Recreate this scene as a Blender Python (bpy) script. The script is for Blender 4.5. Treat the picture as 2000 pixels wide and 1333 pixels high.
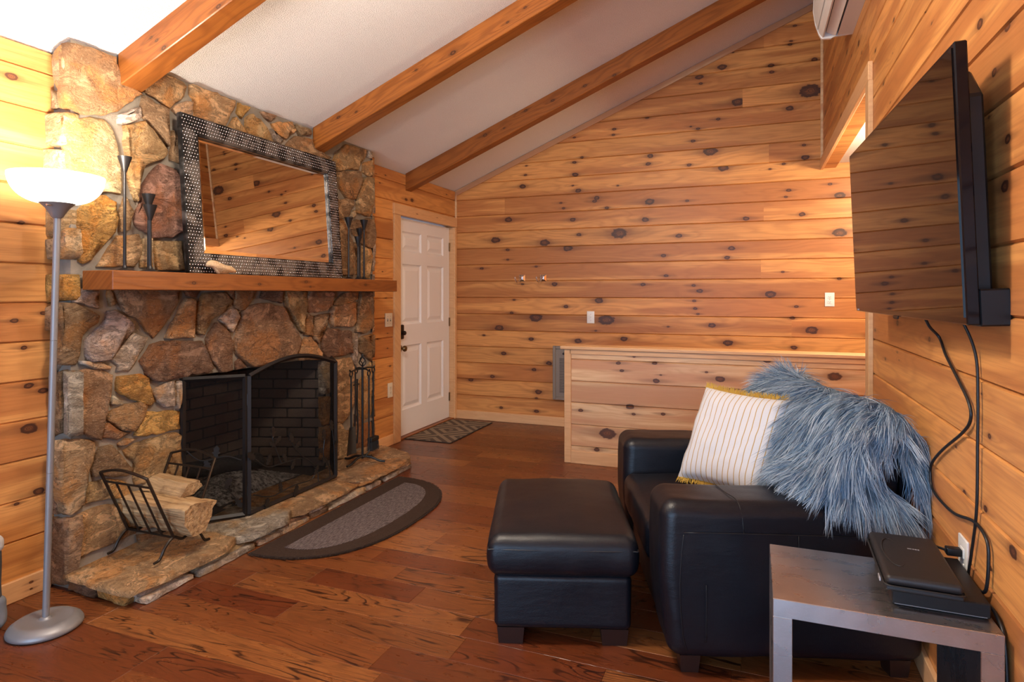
import bpy, bmesh, math, random
import numpy as np
from mathutils import Vector, Matrix, noise as mnoise

for _o in list(bpy.data.objects):
    bpy.data.objects.remove(_o)
SC = bpy.context.scene
COL = SC.collection
PI = math.pi

# ---------------------------------------------------------------- camera, light, exposure
_cam = bpy.data.cameras.new('camera')
CAM = bpy.data.objects.new('camera', _cam); COL.objects.link(CAM)
_cam.sensor_fit = 'HORIZONTAL'; _cam.sensor_width = 36.0
_cam.lens = 1216.78 / 2000 * 36.0
_cam.shift_y = (574.34 - 666.5) / 2000
_cam.clip_start = 0.05
CAM.location = (0, 0, 1.3374)
CAM.rotation_euler = (PI / 2, 0, 0.3708)
SC.camera = CAM

vs = SC.view_settings
vs.view_transform = 'Standard'; vs.look = 'None'; vs.gamma = 1.0; vs.use_curve_mapping = False
vs.exposure = 0.46

W = bpy.data.worlds.new('World'); SC.world = W; W.use_nodes = True
W.node_tree.nodes['Background'].inputs[0].default_value = (0.55, 0.7, 1.0, 1)
W.node_tree.nodes['Background'].inputs[1].default_value = 0.6

def area(name, loc, rot, sx, sy, power, col):
    d = bpy.data.lights.new(name, 'AREA'); d.shape = 'RECTANGLE'; d.size = sx; d.size_y = sy
    d.energy = power; d.color = col
    o = bpy.data.objects.new(name, d); COL.objects.link(o); o.location = loc; o.rotation_euler = rot
    return o
def point(name, loc, power, col, radius, parent=None):
    d = bpy.data.lights.new(name, 'POINT'); d.energy = power; d.color = col; d.shadow_soft_size = radius
    o = bpy.data.objects.new(name, d); COL.objects.link(o); o.location = loc
    return o
# daylight through the two windows of the wall behind the camera
area('window_daylight', (-1.75, -2.10, 1.12), (PI / 2, 0, 0), 1.30, 2.0, 52, (0.44, 0.68, 1.0))
area('window_daylight.001', (-0.15, -2.10, 1.12), (PI / 2, 0, 0), 1.10, 2.0, 52, (0.44, 0.68, 1.0))
# added fill bulb, unseen above the room, and the lamp of the side hall
point('added_fill_bulb', (-1.15, 1.70, 2.80), 112, (1.0, 0.86, 0.70), 0.16)
point('hall_light_bulb', (1.25, 4.75, 2.20), 76, (1.0, 0.82, 0.58), 0.10)
# torchiere
point('torchiere_bulb', (-2.606, 1.669, 1.84), 33, (1.0, 0.89, 0.74), 0.06)

# room numbers (metres); X across, Y into the room, camera above the origin
XL, YB, XR, ZC, SLOPE = -3.0185, 6.0588, 0.578, 2.4407, 0.4127
YF = -2.2
def ceil_z(x): return ZC + SLOPE * (x - XL)
PITCH, ROW0 = 0.1735, 1.472

# ---------------------------------------------------------------- mesh helpers
RNG = random.Random(7)
def mesh(name, v, f, smooth=False, autosmooth=None):
    m = bpy.data.meshes.new(name); m.from_pydata([tuple(map(float, q)) for q in v], [], [tuple(map(int, q)) for q in f]); m.validate(); m.update()
    if smooth:
        m.polygons.foreach_set('use_smooth', [True] * len(m.polygons))
        if autosmooth:
            try: m.set_sharp_from_angle(angle=autosmooth)
            except Exception: pass
    return m
def ob(name, me, mat=None, parent=None, loc=(0, 0, 0), rot=(0, 0, 0)):
    o = bpy.data.objects.new(name, me); COL.objects.link(o)
    o.location = loc; o.rotation_euler = rot
    if parent is not None: o.parent = parent
    if mat is not None and me is not None and len(me.materials) == 0: me.materials.append(mat)
    return o
def tag(o, label=None, cat=None, group=None, kind=None):
    if label: o['label'] = label
    if cat: o['category'] = cat
    if group: o['group'] = group
    if kind: o['kind'] = kind
    return o
def empty(name, loc=(0, 0, 0), rot=(0, 0, 0), **k):
    o = ob(name, None, None, None, loc, rot); o.empty_display_size = 0.1
    return tag(o, **k)
def box_vf(x0, x1, y0, y1, z0, z1):
    v = [(x, y, z) for z in (z0, z1) for y in (y0, y1) for x in (x0, x1)]
    f = [(0, 2, 3, 1), (4, 5, 7, 6), (0, 1, 5, 4), (2, 6, 7, 3), (0, 4, 6, 2), (1, 3, 7, 5)]
    return v, f
def bbox(name, b, mat, parent=None, bev=0.0, loc=(0, 0, 0), rot=(0, 0, 0), seg=1):
    v, f = box_vf(*b)
    me = mesh(name, v, f)
    if bev > 0:
        bm = bmesh.new(); bm.from_mesh(me)
        bmesh.ops.bevel(bm, geom=bm.edges[:], offset=bev, segments=seg, affect='EDGES', profile=0.5)
        bm.to_mesh(me); bm.free()
    return ob(name, me, mat, parent, loc, rot)
def join_vf(parts):
    V, F = [], []
    for v, f in parts:
        n = len(V); V += list(v); F += [tuple(i + n for i in q) for q in f]
    return V, F
def tube_vf(pts, r, n=8, closed=False, cap=True, flat=1.0):
    P = [Vector(p) for p in pts]; m = len(P)
    rr = r if isinstance(r, (list, tuple)) else [r] * m
    T = []
    for i in range(m):
        a = P[(i - 1) % m] if (closed or i > 0) else P[i]; b = P[(i + 1) % m] if (closed or i < m - 1) else P[i]
        t = (b - a); T.append(t.normalized() if t.length > 1e-9 else Vector((0, 0, 1)))
    up = Vector((0, 0, 1)) if abs(T[0].z) < 0.9 else Vector((1, 0, 0))
    nrm = (up - T[0] * up.dot(T[0])).normalized()
    V, F = [], []
    for i in range(m):
        nrm = (nrm - T[i] * nrm.dot(T[i]))
        nrm = nrm.normalized() if nrm.length > 1e-6 else T[i].orthogonal().normalized()
        bn = T[i].cross(nrm)
        for k in range(n):
            a = 2 * PI * k / n
            V.append(tuple(P[i] + (nrm * math.cos(a) + bn * math.sin(a) * flat) * rr[i]))
    L = m if closed else m - 1
    for i in range(L):
        j = (i + 1) % m
        for k in range(n):
            k2 = (k + 1) % n
            F.append((i * n + k, i * n + k2, j * n + k2, j * n + k))
    if cap and not closed:
        F.append(tuple(range(n - 1, -1, -1))); F.append(tuple((m - 1) * n + k for k in range(n)))
    return V, F
def tube(name, pts, r, mat, parent=None, n=8, closed=False, **k):
    v, f = tube_vf(pts, r, n, closed)
    return ob(name, mesh(name, v, f, True, 0.9), mat, parent, **k)
def smooth_path(pts, sub=8, closed=False):
    P = [Vector(p) for p in pts]; out = []; m = len(P)
    rng = range(m if closed else m - 1)
    for i in rng:
        p0 = P[(i - 1) % m] if closed or i > 0 else P[0] * 2 - P[1]
        p1 = P[i]; p2 = P[(i + 1) % m]
        p3 = P[(i + 2) % m] if closed or i + 2 < m else P[-1] * 2 - P[-2]
        for s in range(sub):
            t = s / sub
            out.append(0.5 * ((2 * p1) + (p2 - p0) * t + (2 * p0 - 5 * p1 + 4 * p2 - p3) * t * t + (3 * p1 - p0 - 3 * p2 + p3) * t ** 3))
    if not closed: out.append(P[-1])
    return out
def lathe_vf(prof, n=32):
    V, F = [], []
    for r, z in prof:
        for k in range(n):
            a = 2 * PI * k / n; V.append((r * math.cos(a), r * math.sin(a), z))
    for i in range(len(prof) - 1):
        for k in range(n):
            k2 = (k + 1) % n; F.append((i * n + k, i * n + k2, (i + 1) * n + k2, (i + 1) * n + k))
    if prof[0][0] > 1e-5: F.append(tuple(range(n - 1, -1, -1)))
    if prof[-1][0] > 1e-5: F.append(tuple((len(prof) - 1) * n + k for k in range(n)))
    return V, F
def lathe(name, prof, mat, parent=None, n=32, loc=(0, 0, 0), rot=(0, 0, 0), sharp=0.6):
    v, f = lathe_vf(prof, n)
    return ob(name, mesh(name, v, f, True, sharp), mat, parent, loc, rot)
def rbox_vf(x0, x1, y0, y1, z0, z1, r, m=8, fn=None, arc=4):
    """box with rounded edges, evenly gridded so that fn(x, y, z) can pad or wrinkle it"""
    lo = (x0, y0, z0); hi = (x1, y1, z1)
    def ticks(a, b):
        e = [r * math.tan(PI / 4 * i / arc) for i in range(arc + 1)]
        # samples measured from the inner box outward
        t = [a + r - q for q in reversed(e)] + [a + r + (b - a - 2 * r) * i / m for i in range(1, m)] + [b - r + q for q in e]
        return t
    tk = [ticks(lo[i], hi[i]) for i in range(3)]
    V, F, idx = [], [], {}
    def vert(p):
        key = tuple(round(c, 6) for c in p)
        if key in idx: return idx[key]
        q = [min(max(p[i], lo[i] + r), hi[i] - r) for i in range(3)]
        d = [p[i] - q[i] for i in range(3)]; L = math.sqrt(sum(c * c for c in d))
        w = [q[i] + (d[i] / L * r if L > 1e-9 else 0) for i in range(3)]
        if fn: w = fn(*w)
        idx[key] = len(V); V.append(tuple(w)); return idx[key]
    for ax in range(3):
        b, c = (ax + 1) % 3, (ax + 2) % 3
        for side in (0, 1):
            val = hi[ax] if side else lo[ax]
            for i in range(len(tk[b]) - 1):
                for j in range(len(tk[c]) - 1):
                    q = []
                    for (di, dj) in ((0, 0), (1, 0), (1, 1), (0, 1)):
                        p = [0, 0, 0]; p[ax] = val; p[b] = tk[b][i + di]; p[c] = tk[c][j + dj]; q.append(vert(p))
                    F.append(tuple(q if side else reversed(q)))
    return V, F
def rbox(name, b, r, mat, parent=None, m=8, fn=None, arc=4, **k):
    v, f = rbox_vf(*b, r, m, fn, arc)
    return ob(name, mesh(name, v, f, True), mat, parent, **k)
def nz(x, y, z, s=1.0): return mnoise.noise(Vector((x * s, y * s, z * s)))
def prism_vf(poly, t0, t1, ax):
    """2-D polygon (a, b) extruded along axis ax from t0 to t1; ax=0 -> (y,z), 1 -> (x,z), 2 -> (x,y)"""
    n = len(poly)
    def P(q, t): return {0: (t, q[0], q[1]), 1: (q[0], t, q[1]), 2: (q[0], q[1], t)}[ax]
    V = [P(q, t0) for q in poly] + [P(q, t1) for q in poly]
    F = [tuple(range(n)), tuple(range(2 * n - 1, n - 1, -1))] + [(i, i + n, (i + 1) % n + n, (i + 1) % n) for i in range(n)]
    return V, F
def recalc(me):
    bm = bmesh.new(); bm.from_mesh(me); bmesh.ops.recalc_face_normals(bm, faces=bm.faces[:]); bm.to_mesh(me); bm.free(); return me
def prism(name, poly, t0, t1, ax, mat, parent=None, bev=0.0, **k):
    me = mesh(name, *prism_vf(poly, t0, t1, ax)); recalc(me)
    if bev > 0:
        bm = bmesh.new(); bm.from_mesh(me)
        bmesh.ops.bevel(bm, geom=bm.edges[:], offset=bev, segments=1, affect='EDGES', profile=0.5)
        bm.to_mesh(me); bm.free()
    return ob(name, me, mat, parent, **k)

# ---------------------------------------------------------------- material helpers
class NT:
    def __init__(s, name):
        s.mat = bpy.data.materials.new(name); s.mat.use_nodes = True
        s.t = s.mat.node_tree; s.n = s.t.nodes; s.l = s.t.links
        s.b = s.n['Principled BSDF']; s.out = s.n['Material Output']
    def put(s, sock, val):
        if isinstance(val, bpy.types.NodeSocket): s.l.new(val, sock)
        elif val is not None: sock.default_value = val
    def M(s, op, a, b=None, c=None, clamp=False):
        d = s.n.new('ShaderNodeMath'); d.operation = op; d.use_clamp = clamp
        s.put(d.inputs[0], a); s.put(d.inputs[1], b)
        if c is not None: s.put(d.inputs[2], c)
        return d.outputs[0]
    def V(s, op, a, b=None):
        d = s.n.new('ShaderNodeVectorMath'); d.operation = op
        s.put(d.inputs[0], a); s.put(d.inputs[1], b)
        return d.outputs['Value'] if op in ('LENGTH', 'DISTANCE', 'DOT_PRODUCT') else d.outputs[0]
    def xyz(s, x, y, z):
        d = s.n.new('ShaderNodeCombineXYZ'); s.put(d.inputs[0], x); s.put(d.inputs[1], y); s.put(d.inputs[2], z); return d.outputs[0]
    def sep(s, v):
        d = s.n.new('ShaderNodeSeparateXYZ'); s.put(d.inputs[0], v); return d.outputs
    def mix(s, f, a, b, mode='MIX'):
        d = s.n.new('ShaderNodeMix'); d.data_type = 'RGBA'; d.blend_type = mode
        s.put(d.inputs[0], f); s.put(d.inputs[6], a if isinstance(a, bpy.types.NodeSocket) else (*a, 1)); s.put(d.inputs[7], b if isinstance(b, bpy.types.NodeSocket) else (*b, 1))
        return d.outputs[2]
    def noise(s, vec, scale=1.0, detail=3, rough=0.5, dist=0.0):
        d = s.n.new('ShaderNodeTexNoise'); s.put(d.inputs['Vector'], vec); d.inputs['Scale'].default_value = scale
        d.inputs['Detail'].default_value = detail; d.inputs['Roughness'].default_value = rough; d.inputs['Distortion'].default_value = dist
        return d.outputs[0]
    def voro(s, vec, scale, feature='F1', out='Distance', rnd=1.0):
        d = s.n.new('ShaderNodeTexVoronoi'); d.feature = feature; s.put(d.inputs['Vector'], vec); d.inputs['Scale'].default_value = scale
        d.inputs['Randomness'].default_value = rnd
        return d.outputs[out]
    def step(s, x, a, b):
        d = s.n.new('ShaderNodeMapRange'); d.interpolation_type = 'SMOOTHSTEP'; s.put(d.inputs[0], x)
        d.inputs[1].default_value = a; d.inputs[2].default_value = b; d.inputs[3].default_value = 0; d.inputs[4].default_value = 1
        return d.outputs[0]
    def obj(s):
        return s.n.new('ShaderNodeTexCoord').outputs['Object']
    def rnd(s): return s.n.new('ShaderNodeObjectInfo').outputs['Random']
    def attr(s, name):
        d = s.n.new('ShaderNodeAttribute'); d.attribute_type = 'OBJECT'; d.attribute_name = name; return d.outputs
    def bump(s, h, strength=0.3, dist=0.01):
        d = s.n.new('ShaderNodeBump'); d.inputs['Strength'].default_value = strength; d.inputs['Distance'].default_value = dist
        s.put(d.inputs['Height'], h); s.l.new(d.outputs[0], s.b.inputs['Normal']); return d
    def fin(s, col=None, rough=None, metal=None, spec=None, coat=None):
        if col is not None: s.put(s.b.inputs['Base Color'], col if isinstance(col, bpy.types.NodeSocket) else (*col, 1))
        if rough is not None: s.put(s.b.inputs['Roughness'], rough)
        if metal is not None: s.put(s.b.inputs['Metallic'], metal)
        if spec is not None: s.put(s.b.inputs['Specular IOR Level'], spec)
        if coat is not None: s.put(s.b.inputs['Coat Weight'], coat)
        return s.mat

NK = 12
def pine(name, sap, heart, line, knotc, rough=0.42, knots=True, ringamp=0.5, heart_amt=0.5, bump=0.10):
    s = NT(name); P = s.obj(); x, y, z = s.sep(P); R = s.rnd()
    zz = s.M('ADD', z, s.M('MULTIPLY', y, 0.9))
    xo = s.M('ADD', x, s.M('MULTIPLY', R, 41.7)); ro = s.M('MULTIPLY', R, 23.0)
    n1 = s.noise(s.xyz(s.M('MULTIPLY', xo, 0.9), s.M('MULTIPLY', zz, 5.0), ro), 1.0, 3)
    g = s.M('ADD', s.M('MULTIPLY', zz, 17.0), s.M('MULTIPLY', n1, 9.0))
    dmin = None
    if knots:
        F = None; smin = None
        for k in range(NK):
            a = s.attr('k%d' % k)['Vector']; kx, kz, kr = s.sep(a)
            r = s.M('MAXIMUM', kr, 0.00005)
            dx = s.M('DIVIDE', s.M('SUBTRACT', x, kx), r); dz = s.M('DIVIDE', s.M('SUBTRACT', z, kz), r)
            d = s.V('LENGTH', s.xyz(s.M('MULTIPLY', dx, 0.80), s.M('MULTIPLY', dz, 1.3), 0.0))
            st = s.V('LENGTH', s.xyz(s.M('MULTIPLY', dx, 0.13), s.M('MULTIPLY', dz, 0.9), 0.0))
            dmin = d if dmin is None else s.M('MINIMUM', dmin, d)
            smin = st if smin is None else s.M('MINIMUM', smin, st)
        F = s.M('EXPONENT', s.M('MULTIPLY', smin, -0.5))
        g = s.M('ADD', g, s.M('MULTIPLY', F, 2.6))
    ring = s.M('ADD', s.M('MULTIPLY', s.M('SINE', s.M('MULTIPLY', g, 6.2832)), 0.5), 0.5)
    ring = s.M('POWER', ring, 2.0)
    fine = s.noise(s.xyz(s.M('MULTIPLY', xo, 3.0), s.M('MULTIPLY', zz, 150.0), ro), 1.0, 3, 0.6)
    hb = s.noise(s.xyz(s.M('MULTIPLY', xo, 0.60), s.M('MULTIPLY', zz, 8.0), s.M('ADD', ro, 5.0)), 1.0, 3, 0.45)
    hf = s.step(s.M('ADD', hb, s.M('MULTIPLY', s.M('SUBTRACT', R, 0.5), 0.25)), 0.44, 0.60)
    c = s.mix(s.M('MULTIPLY', hf, heart_amt), sap, heart)
    c = s.mix(s.M('MULTIPLY', ring, ringamp), c, line)
    c = s.mix(s.M('MULTIPLY', s.step(fine, 0.40, 0.72), 0.34), c, line)
    val = s.M('ADD', 0.90, s.M('MULTIPLY', s.M('FRACT', s.M('MULTIPLY', R, 7.31)), 0.18))
    hs = s.n.new('ShaderNodeHueSaturation'); s.l.new(c, hs.inputs['Color']); s.l.new(val, hs.inputs['Value']); c = hs.outputs[0]
    if knots:
        wob = s.M('MULTIPLY', s.M('SUBTRACT', s.noise(s.xyz(s.M('MULTIPLY', xo, 0.6), y, z), 45.0, 2), 0.5), 0.75)
        d2 = s.M('ADD', dmin, wob)
        halo = s.M('SUBTRACT', 1.0, s.step(d2, 0.9, 2.3))
        c = s.mix(s.M('MULTIPLY', halo, 0.55), c, line)
        streak = s.M('SUBTRACT', 1.0, s.step(smin, 0.25, 1.0))
        c = s.mix(s.M('MULTIPLY', streak, 0.35), c, knotc)
        edge = s.M('SUBTRACT', 1.0, s.step(d2, 0.85, 1.08))
        c = s.mix(s.M('MULTIPLY', edge, 0.93), c, knotc)
        core = s.M('MULTIPLY', s.M('SUBTRACT', 1.0, s.step(d2, 0.25, 0.7)), s.M('ADD', 0.35, s.M('MULTIPLY', s.M('SINE', s.M('MULTIPLY', d2, 24.0)), 0.25)))
        c = s.mix(core, c, (0.28, 0.095, 0.03))
    s.bump(s.M('ADD', s.M('MULTIPLY', ring, 0.5), fine), bump, 0.004)
    return s.fin(c, rough, 0.0, 0.35)

def plain(name, col, rough=0.5, metal=0.0, spec=0.5, bump=None, coat=None):
    s = NT(name)
    if bump:
        s.bump(s.noise(s.obj(), bump[0], 4), bump[1], bump[2])
    return s.fin(col, rough, metal, spec, coat)

MAT = {}
MAT['pine'] = pine('pine_orange', (0.68, 0.315, 0.095), (0.385, 0.132, 0.038), (0.31, 0.108, 0.032), (0.050, 0.018, 0.012), heart_amt=0.75, ringamp=0.30)
MAT['pine_pale'] = pine('pine_pale', (0.76, 0.52, 0.29), (0.56, 0.28, 0.14), (0.55, 0.29, 0.14), (0.075, 0.028, 0.016), heart_amt=0.95, ringamp=0.4)
MAT['trim'] = pine('pine_trim', (0.72, 0.44, 0.22), (0.62, 0.34, 0.16), (0.56, 0.30, 0.14), (0.07, 0.026, 0.014), ringamp=0.35, heart_amt=0.35)
MAT['beam'] = pine('beam_stained', (0.30, 0.098, 0.019), (0.20, 0.056, 0.010), (0.13, 0.034, 0.006), (0.045, 0.014, 0.006), rough=0.36, ringamp=0.5)
MAT['mantel'] = pine('mantel_stained', (0.28, 0.092, 0.021), (0.20, 0.058, 0.013), (0.15, 0.040, 0.009), (0.05, 0.015, 0.006), rough=0.36, ringamp=0.45)

def m_floor():
    s = NT('floor_planks'); P = s.obj(); x, y, z = s.sep(P); R = s.rnd()
    xo = s.M('ADD', x, s.M('MULTIPLY', R, 57.0)); yo = s.M('ADD', y, s.M('MULTIPLY', R, 13.0)); ro = s.M('MULTIPLY', R, 19.0)
    h = s.noise(s.xyz(s.M('MULTIPLY', xo, 0.85), s.M('MULTIPLY', yo, 6.0), ro), 1.0, 3, 0.5, 0.45)
    w = s.noise(s.xyz(s.M('MULTIPLY', xo, 14.0), s.M('MULTIPLY', yo, 30.0), ro), 1.0, 3)
    hh = s.M('ADD', s.M('MULTIPLY', h, 20.0), s.M('MULTIPLY', w, 0.35))
    fr = s.M('FRACT', hh)
    line = s.M('SUBTRACT', 1.0, s.step(s.M('ABSOLUTE', s.M('SUBTRACT', fr, 0.5)), 0.015, 0.17))
    grad = fr
    line = s.M('MULTIPLY', line, s.M('ADD', 0.25, s.step(s.noise(s.xyz(s.M('MULTIPLY', xo, 2.0), s.M('MULTIPLY', yo, 9.0), ro), 1.0, 2), 0.38, 0.62)))
    base = s.mix(s.step(R, 0.1, 0.9), (0.140, 0.034, 0.010), (0.210, 0.066, 0.018))
    base = s.mix(s.M('MULTIPLY', s.M('GREATER_THAN', s.M('FRACT', s.M('MULTIPLY', R, 9.7)), 0.84), 0.6), base, (0.33, 0.125, 0.034))
    base = s.mix(s.M('MULTIPLY', s.M('GREATER_THAN', s.M('FRACT', s.M('MULTIPLY', R, 5.3)), 0.80), 0.45), base, (0.085, 0.019, 0.007))
    base = s.mix(s.M('MULTIPLY', grad, 0.35), base, (0.095, 0.022, 0.007))
    c = s.mix(s.M('MULTIPLY', line, 0.80, clamp=True), base, (0.028, 0.008, 0.004))
    pore = s.noise(s.xyz(s.M('MULTIPLY', xo, 16.0), s.M('MULTIPLY', yo, 330.0), ro), 1.0, 2)
    c = s.mix(s.M('MULTIPLY', s.step(pore, 0.46, 0.72), 0.45), c, (0.075, 0.02, 0.008))
    s.bump(s.M('SUBTRACT', s.M('MULTIPLY', pore, 0.4), line), 0.16, 0.004)
    return s.fin(c, s.M('ADD', 0.22, s.M('MULTIPLY', w, 0.16)), 0.0, 0.5)
MAT['floor'] = m_floor()

def m_stone():
    s = NT('field_stone'); P = s.obj(); R = s.rnd(); T = s.attr('tint')['Color']
    v = s.V('ADD', P, s.xyz(s.M('MULTIPLY', R, 31.0), s.M('MULTIPLY', R, 17.0), R))
    vs_ = s.V('MULTIPLY', v, (1.0, 1.0, 1.9)); n1 = s.noise(vs_, 7.0, 6, 0.66, 0.9); n2 = s.noise(vs_, 24.0, 6, 0.75, 0.8); n3 = s.noise(v, 90.0, 5, 0.8)
    n4 = s.noise(v, 3.4, 3, 0.5, 1.0)
    def mul(k): return s.mix(1.0, T, k, 'MULTIPLY')
    c = s.mix(s.step(n1, 0.36, 0.60), s.mix(1.0, T, (1.38, 1.36, 1.36), 'MULTIPLY'), mul((0.62, 0.56, 0.52)))
    c = s.mix(s.M('MULTIPLY', s.step(n4, 0.48, 0.62), 0.75), c, mul((1.10, 0.74, 0.40)))
    c = s.mix(s.M('MULTIPLY', s.step(s.noise(v, 4.3, 4, 0.6, 1.4), 0.52, 0.66), 0.65), c, mul((0.38, 0.32, 0.29)))
    c = s.mix(s.M('MULTIPLY', s.step(n2, 0.52, 0.64), 0.70), c, mul((0.42, 0.35, 0.30)))
    rid = s.M('SUBTRACT', 1.0, s.step(s.M('ABSOLUTE', s.M('SUBTRACT', n1, 0.47)), 0.0, 0.018))
    c = s.mix(s.M('MULTIPLY', rid, 0.45), c, (0.07, 0.042, 0.025))
    c = s.mix(s.M('MULTIPLY', s.step(n3, 0.54, 0.68), 0.60), c, s.mix(0.5, mul((1.7, 1.7, 1.7)), (0.70, 0.60, 0.47)))
    hgt = s.M('ADD', s.M('MULTIPLY', n2, 1.2), s.M('ADD', s.M('MULTIPLY', n1, 2.2), s.M('SUBTRACT', s.M('MULTIPLY', n3, 0.5), s.M('MULTIPLY', rid, 0.25))))
    s.bump(hgt, 1.0, 0.030)
    return s.fin(c, 0.78, 0.0, 0.25)
MAT['stone'] = m_stone()
def m_mortar():
    s = NT('mortar'); v = s.obj(); n = s.noise(v, 30, 5, 0.65); n2 = s.noise(v, 5, 3)
    c = s.mix(s.step(n2, 0.35, 0.65), (0.180, 0.155, 0.125), (0.29, 0.25, 0.20))
    s.bump(n, 0.5, 0.01); return s.fin(c, 0.9, 0, 0.2)
MAT['mortar'] = m_mortar()
def m_brick():
    s = NT('sooty_firebrick'); R = s.rnd(); v = s.V('ADD', s.obj(), s.xyz(R, s.M('MULTIPLY', R, 9.0), 0)); n = s.noise(v, 24, 4, 0.6)
    c = s.mix(n, (0.05, 0.036, 0.029), (0.19, 0.135, 0.10)); c = s.mix(s.M('MULTIPLY', R, 0.5), c, (0.06, 0.045, 0.038))
    s.bump(n, 0.4, 0.004); return s.fin(c, 0.9, 0, 0.2)
MAT['brick'] = m_brick()
MAT['soot'] = plain('soot_black_joint', (0.030, 0.025, 0.022), 0.95, bump=(40, 0.3, 0.005))
def m_ceiling():
    s = NT('popcorn_ceiling'); v = s.obj(); n = s.noise(v, 230, 3, 0.6); n2 = s.voro(v, 150.0)
    h = s.M('ADD', s.step(n2, 0.55, 0.1), s.M('MULTIPLY', n, 0.8))
    c = s.mix(s.M('MULTIPLY', s.step(n, 0.60, 0.70), 0.35), (0.82, 0.80, 0.775), (0.60, 0.57, 0.54))
    s.bump(h, 0.6, 0.008); return s.fin(c, 0.9, 0, 0.2)
MAT['ceiling'] = m_ceiling()
def m_leather():
    s = NT('black_leather'); v = s.obj(); n = s.voro(v, 260.0); n2 = s.noise(v, 7, 3); n3 = s.noise(s.V('MULTIPLY', v, (1, 1, 3)), 14, 3)
    s.bump(s.M('ADD', s.M('MULTIPLY', n, 0.25), s.M('MULTIPLY', n3, 1.2)), 0.14, 0.008)
    return s.fin((0.004, 0.005, 0.009), s.M('ADD', 0.33, s.M('MULTIPLY', n2, 0.16)), 0, 0.40)  # black leather; the navy tint paints in a blue daylight sheen
MAT['leather'] = m_leather()
MAT['seam'] = plain('leather_seam', (0.012, 0.012, 0.014), 0.4)
MAT['darkwood'] = plain('dark_wood_feet', (0.025, 0.009, 0.006), 0.4, bump=(20, 0.1, 0.003))
MAT['white_paint'] = plain('white_door_paint', (0.80, 0.80, 0.81), 0.42, bump=(60, 0.04, 0.002))
MAT['white_plastic'] = plain('white_plastic', (0.78, 0.77, 0.74), 0.35)
MAT['ac_plastic'] = plain('warm_white_plastic', (0.74, 0.71, 0.67), 0.38)
MAT['almond'] = plain('almond_plastic', (0.72, 0.66, 0.52), 0.35)
MAT['slot'] = plain('dark_slot', (0.02, 0.018, 0.016), 0.6)
MAT['bronze'] = plain('oil_rubbed_bronze', (0.035, 0.024, 0.018), 0.34, 0.7)
MAT['brass'] = plain('aged_brass', (0.20, 0.13, 0.06), 0.30, 0.9)
MAT['chrome'] = plain('chrome', (0.80, 0.80, 0.82), 0.12, 1.0)
MAT['iron'] = plain('black_iron', (0.006, 0.006, 0.006), 0.5, 0.0, bump=(90, 0.25, 0.003))
MAT['pewter_iron'] = plain('bronze_iron_rod', (0.045, 0.034, 0.026), 0.36, 0.75)
MAT['screen_frame'] = plain('screen_frame_iron', (0.012, 0.010, 0.010), 0.45, 0.2)
MAT['candle_metal'] = plain('dark_pewter', (0.020, 0.018, 0.019), 0.40, 0.4)
MAT['lamp_metal'] = plain('satin_silver_paint', (0.25, 0.245, 0.25), 0.45, 0.4)
MAT['lamp_cup'] = plain('grey_lamp_cup', (0.26, 0.25, 0.25), 0.42, 0.4)
MAT['black_plastic'] = plain('black_plastic', (0.006, 0.006, 0.007), 0.4, 0, 0.35)
MAT['black_gloss'] = plain('black_gloss_plastic', (0.004, 0.004, 0.006), 0.12, 0, 0.3)
MAT['cable'] = plain('black_cable', (0.009, 0.009, 0.010), 0.45)
MAT['case_fabric'] = plain('black_case_shell', (0.014, 0.012, 0.012), 0.50, bump=(300, 0.12, 0.002))
MAT['zip'] = plain('black_zip', (0.008, 0.008, 0.009), 0.55)
MAT['screen_glass'] = plain('tv_screen', (0.007, 0.005, 0.004), 0.03, 0.0, 0.5)
MAT['mirror'] = plain('mirror_glass', (0.86, 0.84, 0.80), 0.012, 1.0)
MAT['heater'] = plain('taupe_enamel', (0.24, 0.195, 0.155), 0.45, 0.2)
def m_shade():
    s = NT('lit_glass_bowl'); s.b.inputs['Emission Color'].default_value = (1.0, 0.93, 0.82, 1); s.b.inputs['Emission Strength'].default_value = 2.2
    return s.fin((0.9, 0.88, 0.84), 0.3)
MAT['shade'] = m_shade()
def m_mesh():
    s = NT('fine_wire_mesh'); t = s.n.new('ShaderNodeBsdfTransparent'); mx = s.n.new('ShaderNodeMixShader')
    mx.inputs[0].default_value = 0.52; s.l.new(t.outputs[0], mx.inputs[1]); s.l.new(s.b.outputs[0], mx.inputs[2]); s.l.new(mx.outputs[0], s.out.inputs[0])
    return s.fin((0.006, 0.005, 0.005), 0.8, 0.0, 0.1)
MAT['mesh'] = m_mesh()
def m_pewter():
    s = NT('hammered_pewter'); v = s.obj(); x, y, z = s.sep(v); n = s.noise(v, 90, 4, 0.6); n2 = s.noise(v, 11, 3)
    c = s.mix(s.step(n2, 0.40, 0.62), (0.028, 0.027, 0.028), (0.17, 0.165, 0.165)); s.bump(n, 0.5, 0.004)
    return s.fin(c, s.M('ADD', 0.28, s.M('MULTIPLY', n, 0.2)), 0.85)
MAT['pewter'] = m_pewter()
MAT['stud'] = plain('bright_stud', (0.62, 0.61, 0.61), 0.25, 0.9)
def m_log():
    s = NT('split_firewood'); v = s.obj(); R = s.rnd(); x, y, z = s.sep(v)
    g = s.noise(s.xyz(s.M('MULTIPLY', x, 3.0), s.M('MULTIPLY', y, 60.0), s.M('MULTIPLY', z, 60.0)), 1.0, 4, 0.6); n = s.noise(v, 9, 4)
    c = s.mix(s.step(g, 0.22, 0.62), (0.20, 0.105, 0.045), (0.50, 0.33, 0.165)); c = s.mix(s.M('MULTIPLY', s.step(n, 0.55, 0.72), 0.7), c, (0.22, 0.115, 0.05))
    s.bump(g, 1.0, 0.015); return s.fin(c, 0.8, 0, 0.2)
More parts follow.
